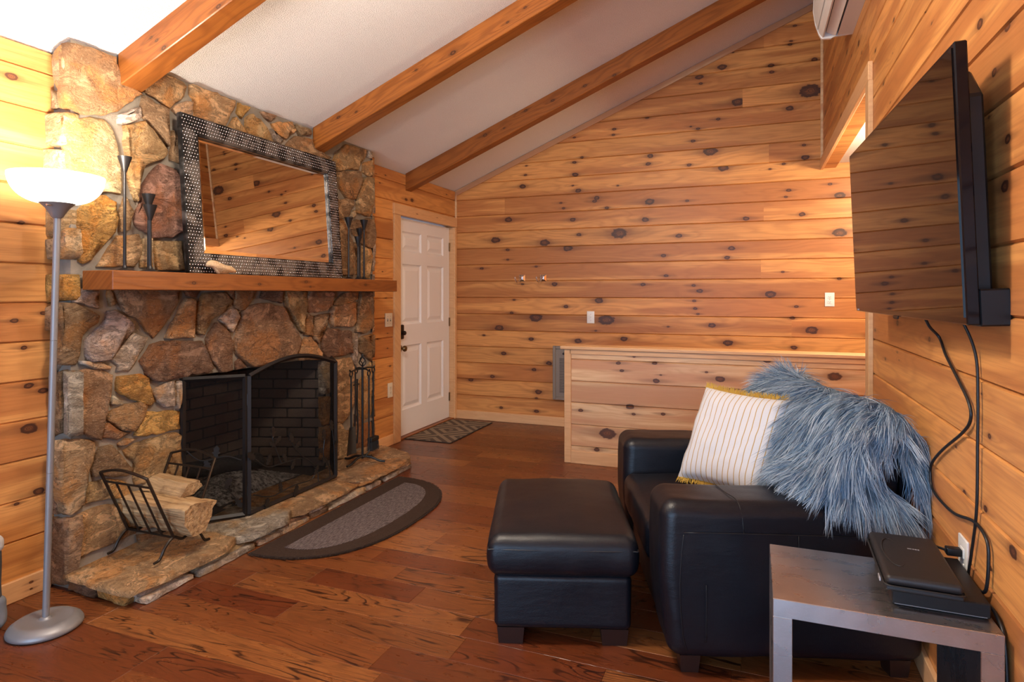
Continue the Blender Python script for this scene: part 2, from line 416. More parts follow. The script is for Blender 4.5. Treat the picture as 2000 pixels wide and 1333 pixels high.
MAT['log'] = m_log()
def m_ash():
    s = NT('ash'); n = s.noise(s.obj(), 40, 5, 0.7); c = s.mix(s.step(n, 0.35, 0.65), (0.03, 0.028, 0.027), (0.34, 0.32, 0.30)); s.bump(n, 0.8, 0.01); return s.fin(c, 0.95)
MAT['ash'] = m_ash()
MAT['char'] = plain('charred_wood', (0.022, 0.019, 0.017), 0.8, bump=(50, 0.8, 0.01))
def m_rug(col1, col2, nm, ribs):
    s = NT(nm); v = s.obj(); x, y, z = s.sep(v)
    if ribs:
        w = s.M('ADD', s.M('MULTIPLY', s.M('SINE', s.M('MULTIPLY', x, 480.0)), 0.5), 0.5)
        n = s.noise(s.xyz(s.M('MULTIPLY', x, 150.0), s.M('MULTIPLY', y, 30.0), 0), 1.0, 3, 0.7); f = s.M('ADD', s.M('MULTIPLY', w, 0.35), s.M('MULTIPLY', s.step(n, 0.32, 0.68), 0.65))
    else:
        f = s.noise(v, 130, 4, 0.7)
    s.bump(f, 0.7, 0.006); return s.fin(s.mix(f, col1, col2), 0.95, 0, 0.1)
MAT['rug_border'] = m_rug((0.022, 0.013, 0.009), (0.075, 0.048, 0.036), 'rug_plush_border', False)
MAT['rug_field'] = m_rug((0.030, 0.022, 0.022), (0.24, 0.195, 0.190), 'rug_ribbed_field', True)
def m_doormat():
    s = NT('doormat_pattern'); v = s.obj(); x, y, z = s.sep(v)
    ax = s.M('ABSOLUTE', x); fy = s.M('ABSOLUTE', s.M('SUBTRACT', s.M('FRACT', s.M('ADD', s.M('DIVIDE', y, 0.46), 0.5)), 0.5))
    d = s.M('ADD', s.M('MULTIPLY', ax, 1.0), s.M('MULTIPLY', fy, 0.46))
    band = s.M('FRACT', s.M('DIVIDE', d, 0.115)); f = s.step(s.M('ABSOLUTE', s.M('SUBTRACT', band, 0.5)), 0.27, 0.23)
    n = s.noise(v, 260, 2); c = s.mix(f, (0.30, 0.235, 0.17), (0.12, 0.093, 0.075)); c = s.mix(s.M('MULTIPLY', n, 0.3), c, (0.05, 0.04, 0.03))
    s.bump(n, 0.5, 0.004); return s.fin(c, 0.95, 0, 0.1)
MAT['doormat'] = m_doormat()
MAT['rubber'] = plain('dark_rubber_edge', (0.02, 0.017, 0.015), 0.7)
def m_pillow():
    s = NT('striped_pillow_fabric'); v = s.obj(); x, y, z = s.sep(v); n = s.noise(v, 420, 2); wv = s.noise(v, 9, 2)
    u = s.M('ADD', x, s.M('MULTIPLY', s.M('SUBTRACT', wv, 0.5), 0.010))
    fr = s.M('ABSOLUTE', s.M('SUBTRACT', s.M('FRACT', s.M('DIVIDE', u, 0.027)), 0.5))
    f = s.step(fr, 0.085, 0.055); c = s.mix(s.M('MULTIPLY', f, 0.9), (0.60, 0.60, 0.62), (0.42, 0.25, 0.05))
    s.bump(n, 0.3, 0.003); return s.fin(c, 0.9, 0, 0.15)
MAT['pillow'] = m_pillow()
MAT['fringe'] = plain('mustard_fringe', (0.62, 0.40, 0.07), 0.85)
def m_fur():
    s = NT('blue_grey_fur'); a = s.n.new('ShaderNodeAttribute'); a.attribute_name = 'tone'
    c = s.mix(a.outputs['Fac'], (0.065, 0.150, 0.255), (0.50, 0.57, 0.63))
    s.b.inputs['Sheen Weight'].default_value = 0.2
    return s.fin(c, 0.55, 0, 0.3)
MAT['fur'] = m_fur()
MAT['hide'] = plain('fur_backing', (0.10, 0.155, 0.21), 0.9)
def m_table():
    s = NT('scuffed_metal_leaf'); v = s.obj(); n = s.noise(s.V('MULTIPLY', v, (1.0, 2.0, 1.0)), 6, 4, 0.6, 1.0); n2 = s.noise(v, 4, 3)
    sc = s.noise(s.V('MULTIPLY', v, (1.0, 2.5, 2.5)), 9, 5, 0.75, 2.0)
    scr = s.M('SUBTRACT', 1.0, s.step(s.M('ABSOLUTE', s.M('SUBTRACT', sc, 0.5)), 0.0, 0.018))
    c = s.mix(s.step(n2, 0.35, 0.65), (0.42, 0.39, 0.38), (0.56, 0.53, 0.52)); c = s.mix(s.M('MULTIPLY', scr, 0.12), c, (0.75, 0.75, 0.78))
    return s.fin(c, s.M('ADD', 0.15, s.M('MULTIPLY', n, 0.28)), 0.93)
MAT['table'] = m_table()
MAT['bag'] = plain('charcoal_canvas', (0.045, 0.048, 0.055), 0.9, bump=(200, 0.3, 0.003))
MAT['bag_top'] = plain('pale_grey_canvas', (0.45, 0.43, 0.42), 0.9, bump=(120, 0.3, 0.003))
MAT['bag_low'] = plain('grey_denim', (0.16, 0.17, 0.19), 0.9, bump=(150, 0.3, 0.003))
MAT['figurine'] = plain('rough_pale_wood', (0.55, 0.38, 0.22), 0.85, bump=(90, 0.6, 0.006))
MAT['bristle'] = plain('black_bristle', (0.010, 0.009, 0.009), 0.8)
MAT['silver_mark'] = plain('silver_print', (0.55, 0.55, 0.57), 0.3, 0.6)
MAT['glow_glass'] = plain('frosted_lamp_glass', (0.85, 0.83, 0.78), 0.5)
def m_pane():
    s = NT('window_pane'); s.b.inputs['Transmission Weight'].default_value = 1.0; return s.fin((0.9, 0.95, 1.0), 0.02)
MAT['pane'] = m_pane()

# traced outlines in metres: stones (y, z) on the front, (x, z) on the side; knots (along wall, z, radius)
STONES_FRONT = [
 ('t', [(1.883,2.465), (1.992,2.493), (2.109,2.481), (2.128,2.381), (2.214,2.351), (2.24,2.34), (2.133,2.242), (2.047,2.182), (1.947,2.164), (1.874,2.179), (1.872,2.264), (1.874,2.41)]),
 ('t', [(2.256,2.378), (2.377,2.506), (2.483,2.5), (2.514,2.463), (2.489,2.399), (2.4,2.312), (2.355,2.334), (2.278,2.356)]),
 ('b', [(2.256,2.339), (2.395,2.305), (2.395,2.114), (2.31,2.193), (2.256,2.228), (2.246,2.283)]),
 ('w', [(2.119,2.201), (2.235,2.276), (2.246,2.225), (2.153,2.168), (2.123,2.165)]),
 ('t', [(2.153,2.163), (2.256,2.209), (2.299,2.171), (2.383,2.086), (2.355,2.04), (2.256,1.986), (2.235,1.925), (2.214,1.797), (2.183,1.878), (2.158,2.043)]),
 ('l', [(1.883,2.086), (1.921,2.135), (1.992,2.163), (2.056,2.166), (2.099,2.122), (2.123,2.017), (2.133,1.888), (2.123,1.821), (2.047,1.823), (1.965,1.798), (1.887,1.743), (1.883,1.914)]),
 ('o', [(1.934,1.723), (1.992,1.784), (2.056,1.807), (2.104,1.781), (2.114,1.699), (2.094,1.633), (2.037,1.555), (1.956,1.475), (1.934,1.487)]),
 ('t', [(2.153,1.807), (2.194,1.746), (2.178,1.65), (2.128,1.641), (2.123,1.719)]),
 ('p', [(2.256,1.89), (2.299,1.955), (2.355,2.015), (2.447,2.003), (2.483,1.968), (2.483,1.669), (2.412,1.637), (2.299,1.627), (2.214,1.682), (2.209,1.739), (2.246,1.811)]),
 ('t', [(2.123,1.617), (2.214,1.632), (2.233,1.598), (2.23,1.52), (2.199,1.471), (2.019,1.464), (2.056,1.52)]),
 ('l', [(2.248,1.613), (2.299,1.622), (2.31,1.476), (2.24,1.473), (2.237,1.511)]),
 ('t', [(2.321,1.609), (2.471,1.621), (2.483,1.467), (2.332,1.462)]),
 ('b', [(2.441,2.185), (2.471,2.172), (2.471,2.038), (2.412,2.045), (2.421,2.12), (2.424,2.201)]),
 ('g', [(2.471,2.362), (2.539,2.387), (2.539,2.313), (2.447,2.299), (2.424,2.313)]),
 ('t', [(2.536,2.495), (2.672,2.51), (2.839,2.481), (2.845,2.453), (2.775,2.325), (2.757,2.301), (2.563,2.299), (2.558,2.409), (2.536,2.43)]),
 ('o', [(2.878,2.478), (2.972,2.479), (2.898,2.397), (2.865,2.419)]),
 ('t', [(2.801,2.312), (2.845,2.383), (2.904,2.338), (2.938,2.305), (2.782,2.288)]),
 ('t', [(2.938,2.403), (2.979,2.439), (3.063,2.409), (3.122,2.349), (3.166,2.284), (2.938,2.285)]),
 ('b', [(3.056,2.476), (3.182,2.483), (3.129,2.437)]),
 ('t', [(3.151,2.426), (3.331,2.5), (3.372,2.438), (3.275,2.358), (3.197,2.367)]),
 ('g', [(3.144,2.387), (3.182,2.353), (3.259,2.349), (3.212,2.311), (3.166,2.322)]),
 ('b', [(3.364,2.469), (3.518,2.473), (3.518,2.444), (3.414,2.408)]),
 ('b', [(3.291,2.323), (3.372,2.398), (3.527,2.411), (3.562,2.348), (3.73,2.324), (3.673,2.288), (3.275,2.303)]),
 ('t', [(3.809,2.377), (3.932,2.467), (4.197,2.499), (4.197,2.445), (4.072,2.301), (3.974,2.296), (3.809,2.246), (3.779,2.309)]),
 ('t', [(4.151,2.363), (4.287,2.423), (4.287,2.3), (4.22,2.275), (4.139,2.294)]),
 ('w', [(4.22,2.477), (4.268,2.481), (4.256,2.428), (4.209,2.428)]),
 ('b', [(3.819,2.239), (4.105,2.294), (4.128,2.232), (4.039,2.067), (3.932,2.065), (3.849,2.122)]),
 ('t', [(4.162,2.258), (4.287,2.273), (4.287,2.096), (4.244,1.961), (4.072,1.961), (4.072,2.092)]),
 ('b', [(3.779,2.031), (3.974,2.065), (4.039,2.041), (3.932,1.918), (3.779,1.891)]),
 ('w', [(3.991,1.948), (4.028,1.979), (4.043,1.944), (4.008,1.922)]),
 ('b', [(3.996,1.9), (4.244,1.941), (4.296,1.906), (4.304,1.769), (4.256,1.705), (4.128,1.729), (4.017,1.798)]),
 ('b', [(3.789,1.877), (3.89,1.901), (3.996,1.745), (4.039,1.488), (3.809,1.469)]),
 ('t', [(4.128,1.702), (4.244,1.697), (4.28,1.631), (4.244,1.46), (4.105,1.47)]),
 ('b', [(4.043,1.736), (4.101,1.714), (4.088,1.489), (4.057,1.488)]),
 ('g', [(1.915,1.358), (2.027,1.355), (2.027,1.269), (1.968,1.284), (1.912,1.301)]),
 ('t', [(2.073,1.355), (2.091,1.338), (2.099,1.289), (2.08,1.279), (2.07,1.331)]),
 ('b', [(1.851,1.299), (1.915,1.292), (1.948,1.271), (2.023,1.235), (2.016,1.201), (1.955,1.144), (1.942,1.058), (1.922,1.013), (1.851,1.024), (1.851,1.098), (1.867,1.149), (1.851,1.208)]),
 ('g', [(2.073,1.254), (2.11,1.257), (2.197,1.186), (2.193,1.154), (2.128,1.119), (2.08,1.052), (2.073,1.025), (1.989,1.026), (1.968,1.055), (1.962,1.123), (2.016,1.167), (2.066,1.22)]),
 ('g', [(2.205,1.142), (2.273,1.116), (2.232,1.039), (2.178,0.954), (2.117,0.961), (2.125,0.992), (2.088,1.024), (2.102,1.057)]),
 ('w', [(1.935,1.032), (2.003,1.018), (2.088,0.989), (2.073,0.976), (2.009,0.987), (1.942,1.018)]),
 ('b', [(2.095,1.359), (2.467,1.361), (2.462,1.299), (2.391,1.185), (2.314,1.11), (2.273,1.146), (2.24,1.199), (2.155,1.252), (2.117,1.31)]),
 ('t', [(2.508,1.314), (2.561,1.302), (2.556,1.098), (2.382,1.105), (2.409,1.153), (2.471,1.26)]),
 ('k', [(2.499,1.358), (2.604,1.358), (2.575,1.318), (2.518,1.326)]),
 ('b', [(2.624,1.342), (2.769,1.346), (2.823,1.295), (2.812,1.265), (2.674,1.189), (2.624,1.11), (2.58,1.12), (2.585,1.249)]),
 ('w', [(2.812,1.252), (2.856,1.243), (2.879,1.199), (2.823,1.11), (2.737,1.191)]),
 ('b', [(2.779,1.359), (2.828,1.359), (2.828,1.308), (2.796,1.334)]),
 ('k', [(2.24,1.001), (2.297,1.077), (2.365,1.091), (2.604,1.074), (2.644,1.002), (2.69,0.915), (2.644,0.891), (2.537,0.9), (2.462,0.885), (2.322,0.888), (2.273,0.928)]),
 ('b', [(2.644,1.084), (2.71,1.171), (2.801,1.107), (2.834,1.045), (2.828,0.886), (2.747,0.883), (2.674,0.966), (2.644,1.026)]),
 ('b', [(1.906,0.989), (2.037,0.98), (2.099,0.945), (2.088,0.87), (2.066,0.811), (2.045,0.711), (2.027,0.653), (1.928,0.714), (1.925,0.827), (1.912,0.915)]),
 ('o', [(2.121,0.936), (2.24,0.935), (2.285,0.908), (2.318,0.784), (2.297,0.765), (2.24,0.796), (2.162,0.838), (2.117,0.873)]),
 ('w', [(2.095,0.848), (2.143,0.805), (2.088,0.807)]),
 ('g', [(2.314,0.844), (2.426,0.878), (2.435,0.742), (2.382,0.743), (2.331,0.782)]),
 ('g', [(2.449,0.872), (2.473,0.872), (2.473,0.782), (2.449,0.724), (2.444,0.802)]),
 ('t', [(2.162,0.795), (2.24,0.793), (2.273,0.769), (2.257,0.72), (2.205,0.654), (2.143,0.67), (2.073,0.733), (2.077,0.774)]),
 ('b', [(2.048,0.71), (2.073,0.719), (2.132,0.669), (2.193,0.649), (2.117,0.633), (2.041,0.657)]),
 ('o', [(2.273,0.739), (2.47,0.705), (2.47,0.611), (2.24,0.621), (2.209,0.631), (2.232,0.688)]),
 ('t', [(2.125,0.61), (2.162,0.627), (2.209,0.617), (2.162,0.598), (2.125,0.6)]),
 ('t', [(1.852,0.68), (1.912,0.677), (2.008,0.642), (2.004,0.589), (1.975,0.525), (1.958,0.431), (1.954,0.369), (1.892,0.34), (1.872,0.36), (1.855,0.448), (1.849,0.558)]),
 ('b', [(2.012,0.559), (2.034,0.611), (2.086,0.61), (2.133,0.551), (2.198,0.467), (2.165,0.445), (1.997,0.487), (1.993,0.52)]),
 ('t', [(2.153,0.568), (2.214,0.592), (2.445,0.598), (2.473,0.575), (2.473,0.361), (2.435,0.347), (2.352,0.362), (2.214,0.386), (2.206,0.411), (2.21,0.494)]),
 ('t', [(1.975,0.461), (2.056,0.457), (2.165,0.407), (2.189,0.363), (2.173,0.345), (2.102,0.352), (1.968,0.371)]),
 ('t', [(1.919,0.324), (2.041,0.334), (2.165,0.31), (2.198,0.269), (2.214,0.187), (2.206,0.144), (2.102,0.137), (1.933,0.13), (1.926,0.231)]),
 ('b', [(2.214,0.325), (2.352,0.322), (2.473,0.303), (2.473,0.114), (2.231,0.151)]),
 ('b', [(2.222,0.131), (2.473,0.081), (2.473,0.015), (2.231,0.074)]),
 ('b', [(2.897,1.222), (2.97,1.266), (3.086,1.279), (3.237,1.247), (3.323,1.148), (3.429,1.029), (3.398,0.958), (3.368,0.91), (3.14,0.887), (2.995,0.889), (2.933,0.923), (2.855,0.986), (2.849,1.059), (2.873,1.14)]),
 ('b', [(2.837,1.358), (3.008,1.359), (2.983,1.304), (2.921,1.24), (2.885,1.24), (2.837,1.278)]),
 ('b', [(3.073,1.356), (3.244,1.357), (3.237,1.277), (3.14,1.298), (3.06,1.313)]),
 ('t', [(3.272,1.357), (3.492,1.358), (3.476,1.226), (3.445,1.07), (3.353,1.157), (3.287,1.261)]),
 ('b', [(3.508,1.353), (3.779,1.354), (3.743,1.253), (3.691,1.221), (3.524,1.204), (3.484,1.231), (3.492,1.3)]),
 ('t', [(3.852,1.32), (3.946,1.356), (4.104,1.355), (4.094,1.295), (3.927,1.261), (3.779,1.258)]),
 ('t', [(3.761,1.242), (4.043,1.277), (4.053,1.129), (4.024,1.089), (3.761,1.096), (3.726,1.176)]),
 ('b', [(4.124,1.343), (4.283,1.355), (4.272,1.071), (4.145,1.023), (4.053,1.046), (4.074,1.235)]),
 ('b', [(3.484,1.194), (3.54,1.182), (3.532,1.043), (3.468,1.058)]),
 ('b', [(3.556,1.181), (3.708,1.198), (3.691,1.122), (3.597,0.985), (3.548,1.053)]),
 ('t', [(3.476,1.036), (3.532,1.038), (3.639,0.916), (3.623,0.869), (3.406,0.887), (3.437,0.997)]),
 ('k', [(3.726,1.092), (3.994,1.049), (4.004,0.884), (3.908,0.875), (3.691,0.879), (3.648,0.948), (3.656,1.024)]),
 ('g', [(4.014,1.036), (4.074,1.033), (4.074,0.878), (4.043,0.774), (4.004,0.837)]),
 ('b', [(4.114,0.994), (4.262,1.016), (4.251,0.801), (4.094,0.888)]),
 ('t', [(3.8,0.851), (3.984,0.851), (4.053,0.761), (4.043,0.667), (3.8,0.586)]),
 ('t', [(3.8,0.575), (3.965,0.643), (4.064,0.641), (4.084,0.567), (3.965,0.421), (3.889,0.366), (3.8,0.405)]),
 ('t', [(4.094,0.637), (4.251,0.788), (4.272,0.613), (4.262,0.367), (4.145,0.328), (4.064,0.522)]),
 ('t', [(3.8,0.394), (3.889,0.354), (3.908,0.316), (4.024,0.28), (3.984,0.089), (3.8,0.123)]),
 ('b', [(4.043,0.407), (4.145,0.316), (4.262,0.306), (4.272,0.118), (4.024,0.139)]),
 ('k', [(2.861,0.931), (2.885,0.947), (2.946,0.894), (2.861,0.885)]),
 ('g', [(3.665,0.848), (3.782,0.845), (3.782,0.611), (3.665,0.618)]),
 ('b', [(3.665,0.596), (3.782,0.589), (3.782,0.398), (3.673,0.391)]),
 ('b', [(3.665,0.376), (3.782,0.386), (3.782,0.122), (3.665,0.146)]),
]
STONES_SIDE = [
 ('l', [(-2.91,2.461), (-2.88,2.392), (-2.878,2.262), (-2.903,2.196), (-2.968,2.299), (-2.971,2.422), (-2.929,2.455)]),
 ('l', [(-2.982,2.266), (-2.955,2.245), (-2.942,2.187), (-2.988,2.183)]),
 ('l', [(-3.019,2.156), (-2.878,2.154), (-2.884,2.012), (-3.021,2.015)]),
 ('l', [(-3.008,1.996), (-2.89,1.978), (-2.884,1.744), (-2.968,1.749), (-3.021,1.91)]),
 ('l', [(-3.021,1.725), (-2.884,1.718), (-2.884,1.658), (-2.929,1.599), (-3.021,1.602)]),
 ('l', [(-2.942,1.59), (-2.865,1.631), (-2.846,1.527), (-2.89,1.494), (-2.982,1.496), (-3.015,1.584)]),
 ('o', [(-3.001,1.424), (-2.873,1.423), (-2.868,1.312), (-3.001,1.298)]),
 ('b', [(-3.026,1.271), (-2.956,1.291), (-2.917,1.272), (-2.917,1.18), (-3.016,1.171)]),
 ('g', [(-2.981,1.145), (-2.917,1.173), (-2.915,1.041), (-2.976,0.972)]),
 ('b', [(-2.981,0.966), (-2.902,0.992), (-2.902,0.713), (-2.986,0.686)]),
 ('g', [(-2.889,0.99), (-2.846,0.975), (-2.846,0.697), (-2.885,0.711)]),
 ('b', [(-3,0.653), (-2.927,0.667), (-2.927,0.507), (-3,0.506)]),
 ('b', [(-3,0.485), (-2.921,0.49), (-2.953,0.337), (-3,0.338)]),
 ('b', [(-3,0.31), (-2.85,0.329), (-2.844,0.247), (-2.883,0.028), (-2.989,0.01)]),
]
KNOTS_BACK = [(0.336,3.709,0.0141), (0.304,3.578,0.0124), (0.296,3.549,0.0159), (0.14,3.384,0.0215), (0.145,3.324,0.0179), (0.492,3.391,0.021), (-0.275,3.424,0.0331), (-0.18,3.545,0.0091), (-0.476,3.358,0.0298), (-0.464,3.295,0.0149), (0.456,3.117,0.0736), (-0.137,3.087,0.0455), (0.292,2.983,0.0283), (-0.308,2.948,0.0166), (-0.487,2.877,0.0149), (-0.552,2.904,0.0093), (-1.275,2.949,0.0156), (-1.285,2.893,0.0137), (-0.957,3.026,0.0153), (-1.679,2.904,0.012), (-0.38,2.658,0.0518), (-0.532,2.767,0.0187), (-0.926,2.659,0.0249), (-0.947,2.584,0.0211), (0.408,2.647,0.0141), (0.418,2.537,0.0281), (-1.679,2.654,0.018), (-1.668,2.531,0.026), (-1.6,2.699,0.0139), (-2.189,2.658,0.0103), (-2.2,2.564,0.0144), (-2.228,2.448,0.0289), (-1.637,2.369,0.0259), (-1.695,2.423,0.01), (-1.24,2.394,0.0097), (-0.266,2.496,0.0404), (-0.568,2.546,0.0187), (0.244,2.494,0.0142), (0.132,2.456,0.0107), (-1.448,2.287,0.0237), (-1.471,2.255,0.0198), (-0.934,2.22,0.0383), (-1.818,2.255,0.0121), (-1.789,2.201,0.0141), (-1.348,2.183,0.0176), (-0.586,2.211,0.015), (0.284,2.257,0.0177), (0.263,2.2,0.0124), (0.69,2.188,0.0345), (0.613,2.29,0.0156), (-2.386,2.111,0.0336), (-2.532,1.903,0.0407), (-1.993,1.859,0.0438), (-1.696,2.081,0.0259), (-1.631,1.928,0.0215), (-1.226,1.927,0.0629), (-0.661,1.885,0.0243), (-0.976,2.05,0.0289), (-1.747,1.796,0.0389), (-2.398,1.797,0.0179), (-2.396,1.694,0.0135), (-0.802,1.701,0.0204), (-0.193,1.755,0.0256), (-0.232,1.671,0.0217), (-0.778,1.509,0.0184), (-2.083,1.617,0.0132), (-0.997,1.427,0.0207), (-2.231,1.438,0.0133), (-1.887,1.436,0.0261), (-0.529,1.416,0.0161), (-0.471,1.364,0.024), (0.136,1.334,0.0385), (-2.326,1.275,0.0134), (-2.35,1.139,0.0179), (-1.765,1.21,0.0216), (-1.428,1.272,0.0339), (-0.523,1.271,0.0141), (-0.513,1.201,0.0161), (-0.49,1.149,0.012), (0.347,1.225,0.0152), (0.315,1.124,0.019), (0.685,1.468,0.0149), (0.237,1.533,0.0115), (-2.085,1.095,0.0551), (-1.353,1.08,0.0634), (-2.493,0.981,0.0406), (-0.364,1.045,0.0278), (0.47,1.019,0.0433), (0.916,0.981,0.0274), (-1.459,0.972,0.0106), (-0.76,1.026,0.0102), (-2.137,0.873,0.0221), (-1.64,0.867,0.0301), (-1.179,0.899,0.0293), (-0.225,0.888,0.0355), (0.328,0.862,0.0228), (-2.668,0.898,0.0137), (-2.44,0.713,0.0247), (-1.944,0.631,0.0262), (-2.818,0.419,0.0253), (-2.569,0.466,0.0226), (-2.106,0.559,0.0221), (-2.058,0.332,0.0308), (-2.081,0.267,0.0132), (-2.469,0.144,0.0158), (-2.078,0.133,0.022), (-0.068,2.021,0.0234), (0.393,2.038,0.0227), (0.688,1.867,0.0464), (-2.693,1.607,0.0182)]
KNOTS_HALF = [(-0.856,0.857,0.0098), (-0.933,0.916,0.0066), (0.089,0.87,0.0274), (-0.976,0.804,0.0166), (-0.948,0.746,0.0149), (-0.7,0.814,0.0162), (-0.654,0.727,0.0081), (-0.688,0.681,0.0227), (-0.325,0.763,0.0095), (-0.231,0.717,0.0281), (0.514,0.771,0.0368), (-1.274,0.419,0.0169), (-0.885,0.474,0.0263), (-0.859,0.418,0.0131), (-0.638,0.434,0.0145), (-1.06,0.254,0.0533), (-1.145,0.121,0.0201), (0.021,0.901,0.0123)]
KNOTS_RIGHT = [(-3.084,2.514,0.0105), (-2.567,2.325,0.0054), (-2.472,2.251,0.0062), (-1.99,2.054,0.0183), (-1.796,1.969,0.0145), (-1.885,1.891,0.0138), (-3.31,2.313,0.0128), (-3.109,2.379,0.004), (-1.922,1.788,0.0055), (-1.796,1.704,0.0145), (-3.945,2.684,0.0086), (-3.266,1.04,0.0098), (-3.014,1.093,0.0067), (-2.374,1.11,0.0052), (-1.918,0.975,0.0095), (-2.2,0.883,0.0048), (-2.119,0.771,0.0107), (-1.947,0.781,0.0111), (-1.977,1.074,0.0035), (-2.979,1.063,0.0044), (-2.538,1.242,0.0047)]

# ================================================================ the setting
# ---- floor
floor = bbox('floor', (XL - 0.12, 2.4, YF, YB + 0.1, -0.08, -0.012), MAT['floor']); tag(floor, kind='structure')
rows_y = []
yy = YB + 0.01; PW = 0.155
r = random.Random(3)
while yy > 0.35:
    y0 = yy - PW; xx = XL - 0.10 - r.uniform(0, 1.0)
    while xx < 0.72:
        L = r.choice((0.55, 0.8, 1.0, 1.15, 1.3)); x0 = max(xx, XL - 0.10); x1 = min(xx + L, 0.72)
        if x1 - x0 > 0.05:
            zt = r.uniform(-0.0006, 0.0)
            c = 0.0016
            v = [(x0, y0, -0.012), (x1, y0, -0.012), (x1, yy, -0.012), (x0, yy, -0.012),
                 (x0, y0, zt - c), (x1, y0, zt - c), (x1, yy, zt - c), (x0, yy, zt - c),
                 (x0 + c * .6, y0 + c, zt), (x1 - c * .6, y0 + c, zt), (x1 - c * .6, yy - c, zt), (x0 + c * .6, yy - c, zt)]
            f = [(0, 1, 5, 4), (1, 2, 6, 5), (2, 3, 7, 6), (3, 0, 4, 7), (4, 5, 9, 8), (5, 6, 10, 9), (6, 7, 11, 10), (7, 4, 8, 11), (8, 9, 10, 11)]
            ob('floor_plank', mesh('floor_plank', v, f), MAT['floor'], floor)
        xx += L
    yy = y0

# ---- board walls: every board is built in a wall frame (x along the wall, z up, front at -y)
def clip(poly, a, b, c):      # keep a*x + b*z <= c
    out = []
    n = len(poly)
    for i in range(n):
        p, q = poly[i], poly[(i + 1) % n]; dp = a * p[0] + b * p[1] - c; dq = a * q[0] + b * q[1] - c
        if dp <= 0: out.append(p)
        if (dp < 0 < dq) or (dq < 0 < dp):
            t = dp / (dp - dq); out.append((p[0] + (q[0] - p[0]) * t, p[1] + (q[1] - p[1]) * t))
    return out
def board(parent, x0, x1, z0, z1, mat, rot=0.0, off=(0, 0, 0), ceilf=None, knots=(), t=0.020, rand=None, g=0.006, name='pine_board'):
    rect = [(x0, z0), (x1, z0), (x1, z1), (x0, z1)]
    ins = [(x0, z0 + g), (x1, z0 + g), (x1, z1 - g), (x0, z1 - g)]
    if ceilf:
        rect = clip(rect, *ceilf); ins = clip(ins, *ceilf)
    if len(rect) < 3 or len(ins) < 3: return None
    if len(rect) == len(ins):
        n = len(rect)
        V = [(p[0], 0.0, p[1]) for p in rect] + [(p[0], -t + 0.011, p[1]) for p in rect] + [(p[0], -t, p[1]) for p in ins]
        F = [tuple(range(n - 1, -1, -1))]
        for k in (0, 1):
            F += [(k * n + i, k * n + (i + 1) % n, (k + 1) * n + (i + 1) % n, (k + 1) * n + i) for i in range(n)]
        F.append(tuple(2 * n + i for i in range(n)))
    else:
        V, F = prism_vf(rect, -t, 0.0, 1)
    me = mesh(name, V, F); recalc(me)
    o = ob(name, me, mat, parent, off, (0, 0, rot))
    ks = [k for k in knots if x0 - 0.02 < k[0] < x1 + 0.02 and z0 - 0.01 < k[1] < z1 + 0.01]
    ks = sorted(ks, key=lambda q: -q[2])[:NK]
    if rand is not None:
        n = rand.randint(1, 2) + int((x1 - x0) * 1.2)
        while len(ks) < min(n, NK):
            ks.append((rand.uniform(x0, x1), rand.uniform(z0 + .02, z1 - .02), rand.choice((.006, .008, .011, .016, .020))))
    for i in range(NK): o['k%d' % i] = [float(q) for q in (ks[i] if i < len(ks) else (0.0, -50.0, 0.0))]
    return o
def zero_knots(o, ks=()):
    for i in range(NK): o['k%d' % i] = [float(q) for q in (ks[i] if i < len(ks) else (0.0, -50.0, 0.0))]
    return o
def rows(z_lo, z_hi, shift=0.0):
    k0 = math.floor((z_lo - ROW0 - shift) / PITCH); out = []
    z = ROW0 + shift + k0 * PITCH
    while z < z_hi:
        a, b = max(z, z_lo), min(z + PITCH, z_hi)
        if b - a > 0.015: out.append((a, b))
        z += PITCH
    return out

XH = 2.30          # far side of the side hall
HDR = 2.43         # underside of the header over the opening to the hall
# back wall (runs on into the hall below the header)
wall_back = prism('wall_back', [(XL - 0.12, -0.02), (XH, -0.02), (XH, 2.75), (XR + 0.12, 2.75), (XR + 0.12, ceil_z(XR)), (XL - 0.12, ceil_z(XL - 0.12))], YB, YB + 0.10, 1, MAT['pine'])
tag(wall_back, kind='structure'); zero_knots(wall_back)
rb = random.Random(11)
breaks = {}
for i, (z0, z1) in enumerate(rows(0.0, 3.93)):
    xe = XH if z1 < 2.62 else XR + 0.05
    if abs(z0 - (ROW0 + 4 * PITCH)) < 0.02:
        xs = [XL, -2.43, xe]
    else:
        xs = [XL, xe] if i % 3 else [XL, rb.uniform(-0.2, 0.35), xe]
    cf = (-SLOPE, 1.0, ZC - SLOPE * XL - 0.004)
    for a, b in zip(xs[:-1], xs[1:]):
        board(wall_back, a, b, z0, z1, MAT['pine'], 0.0, (0, YB, 0), cf if z1 > ZC - 0.01 else None, KNOTS_BACK)
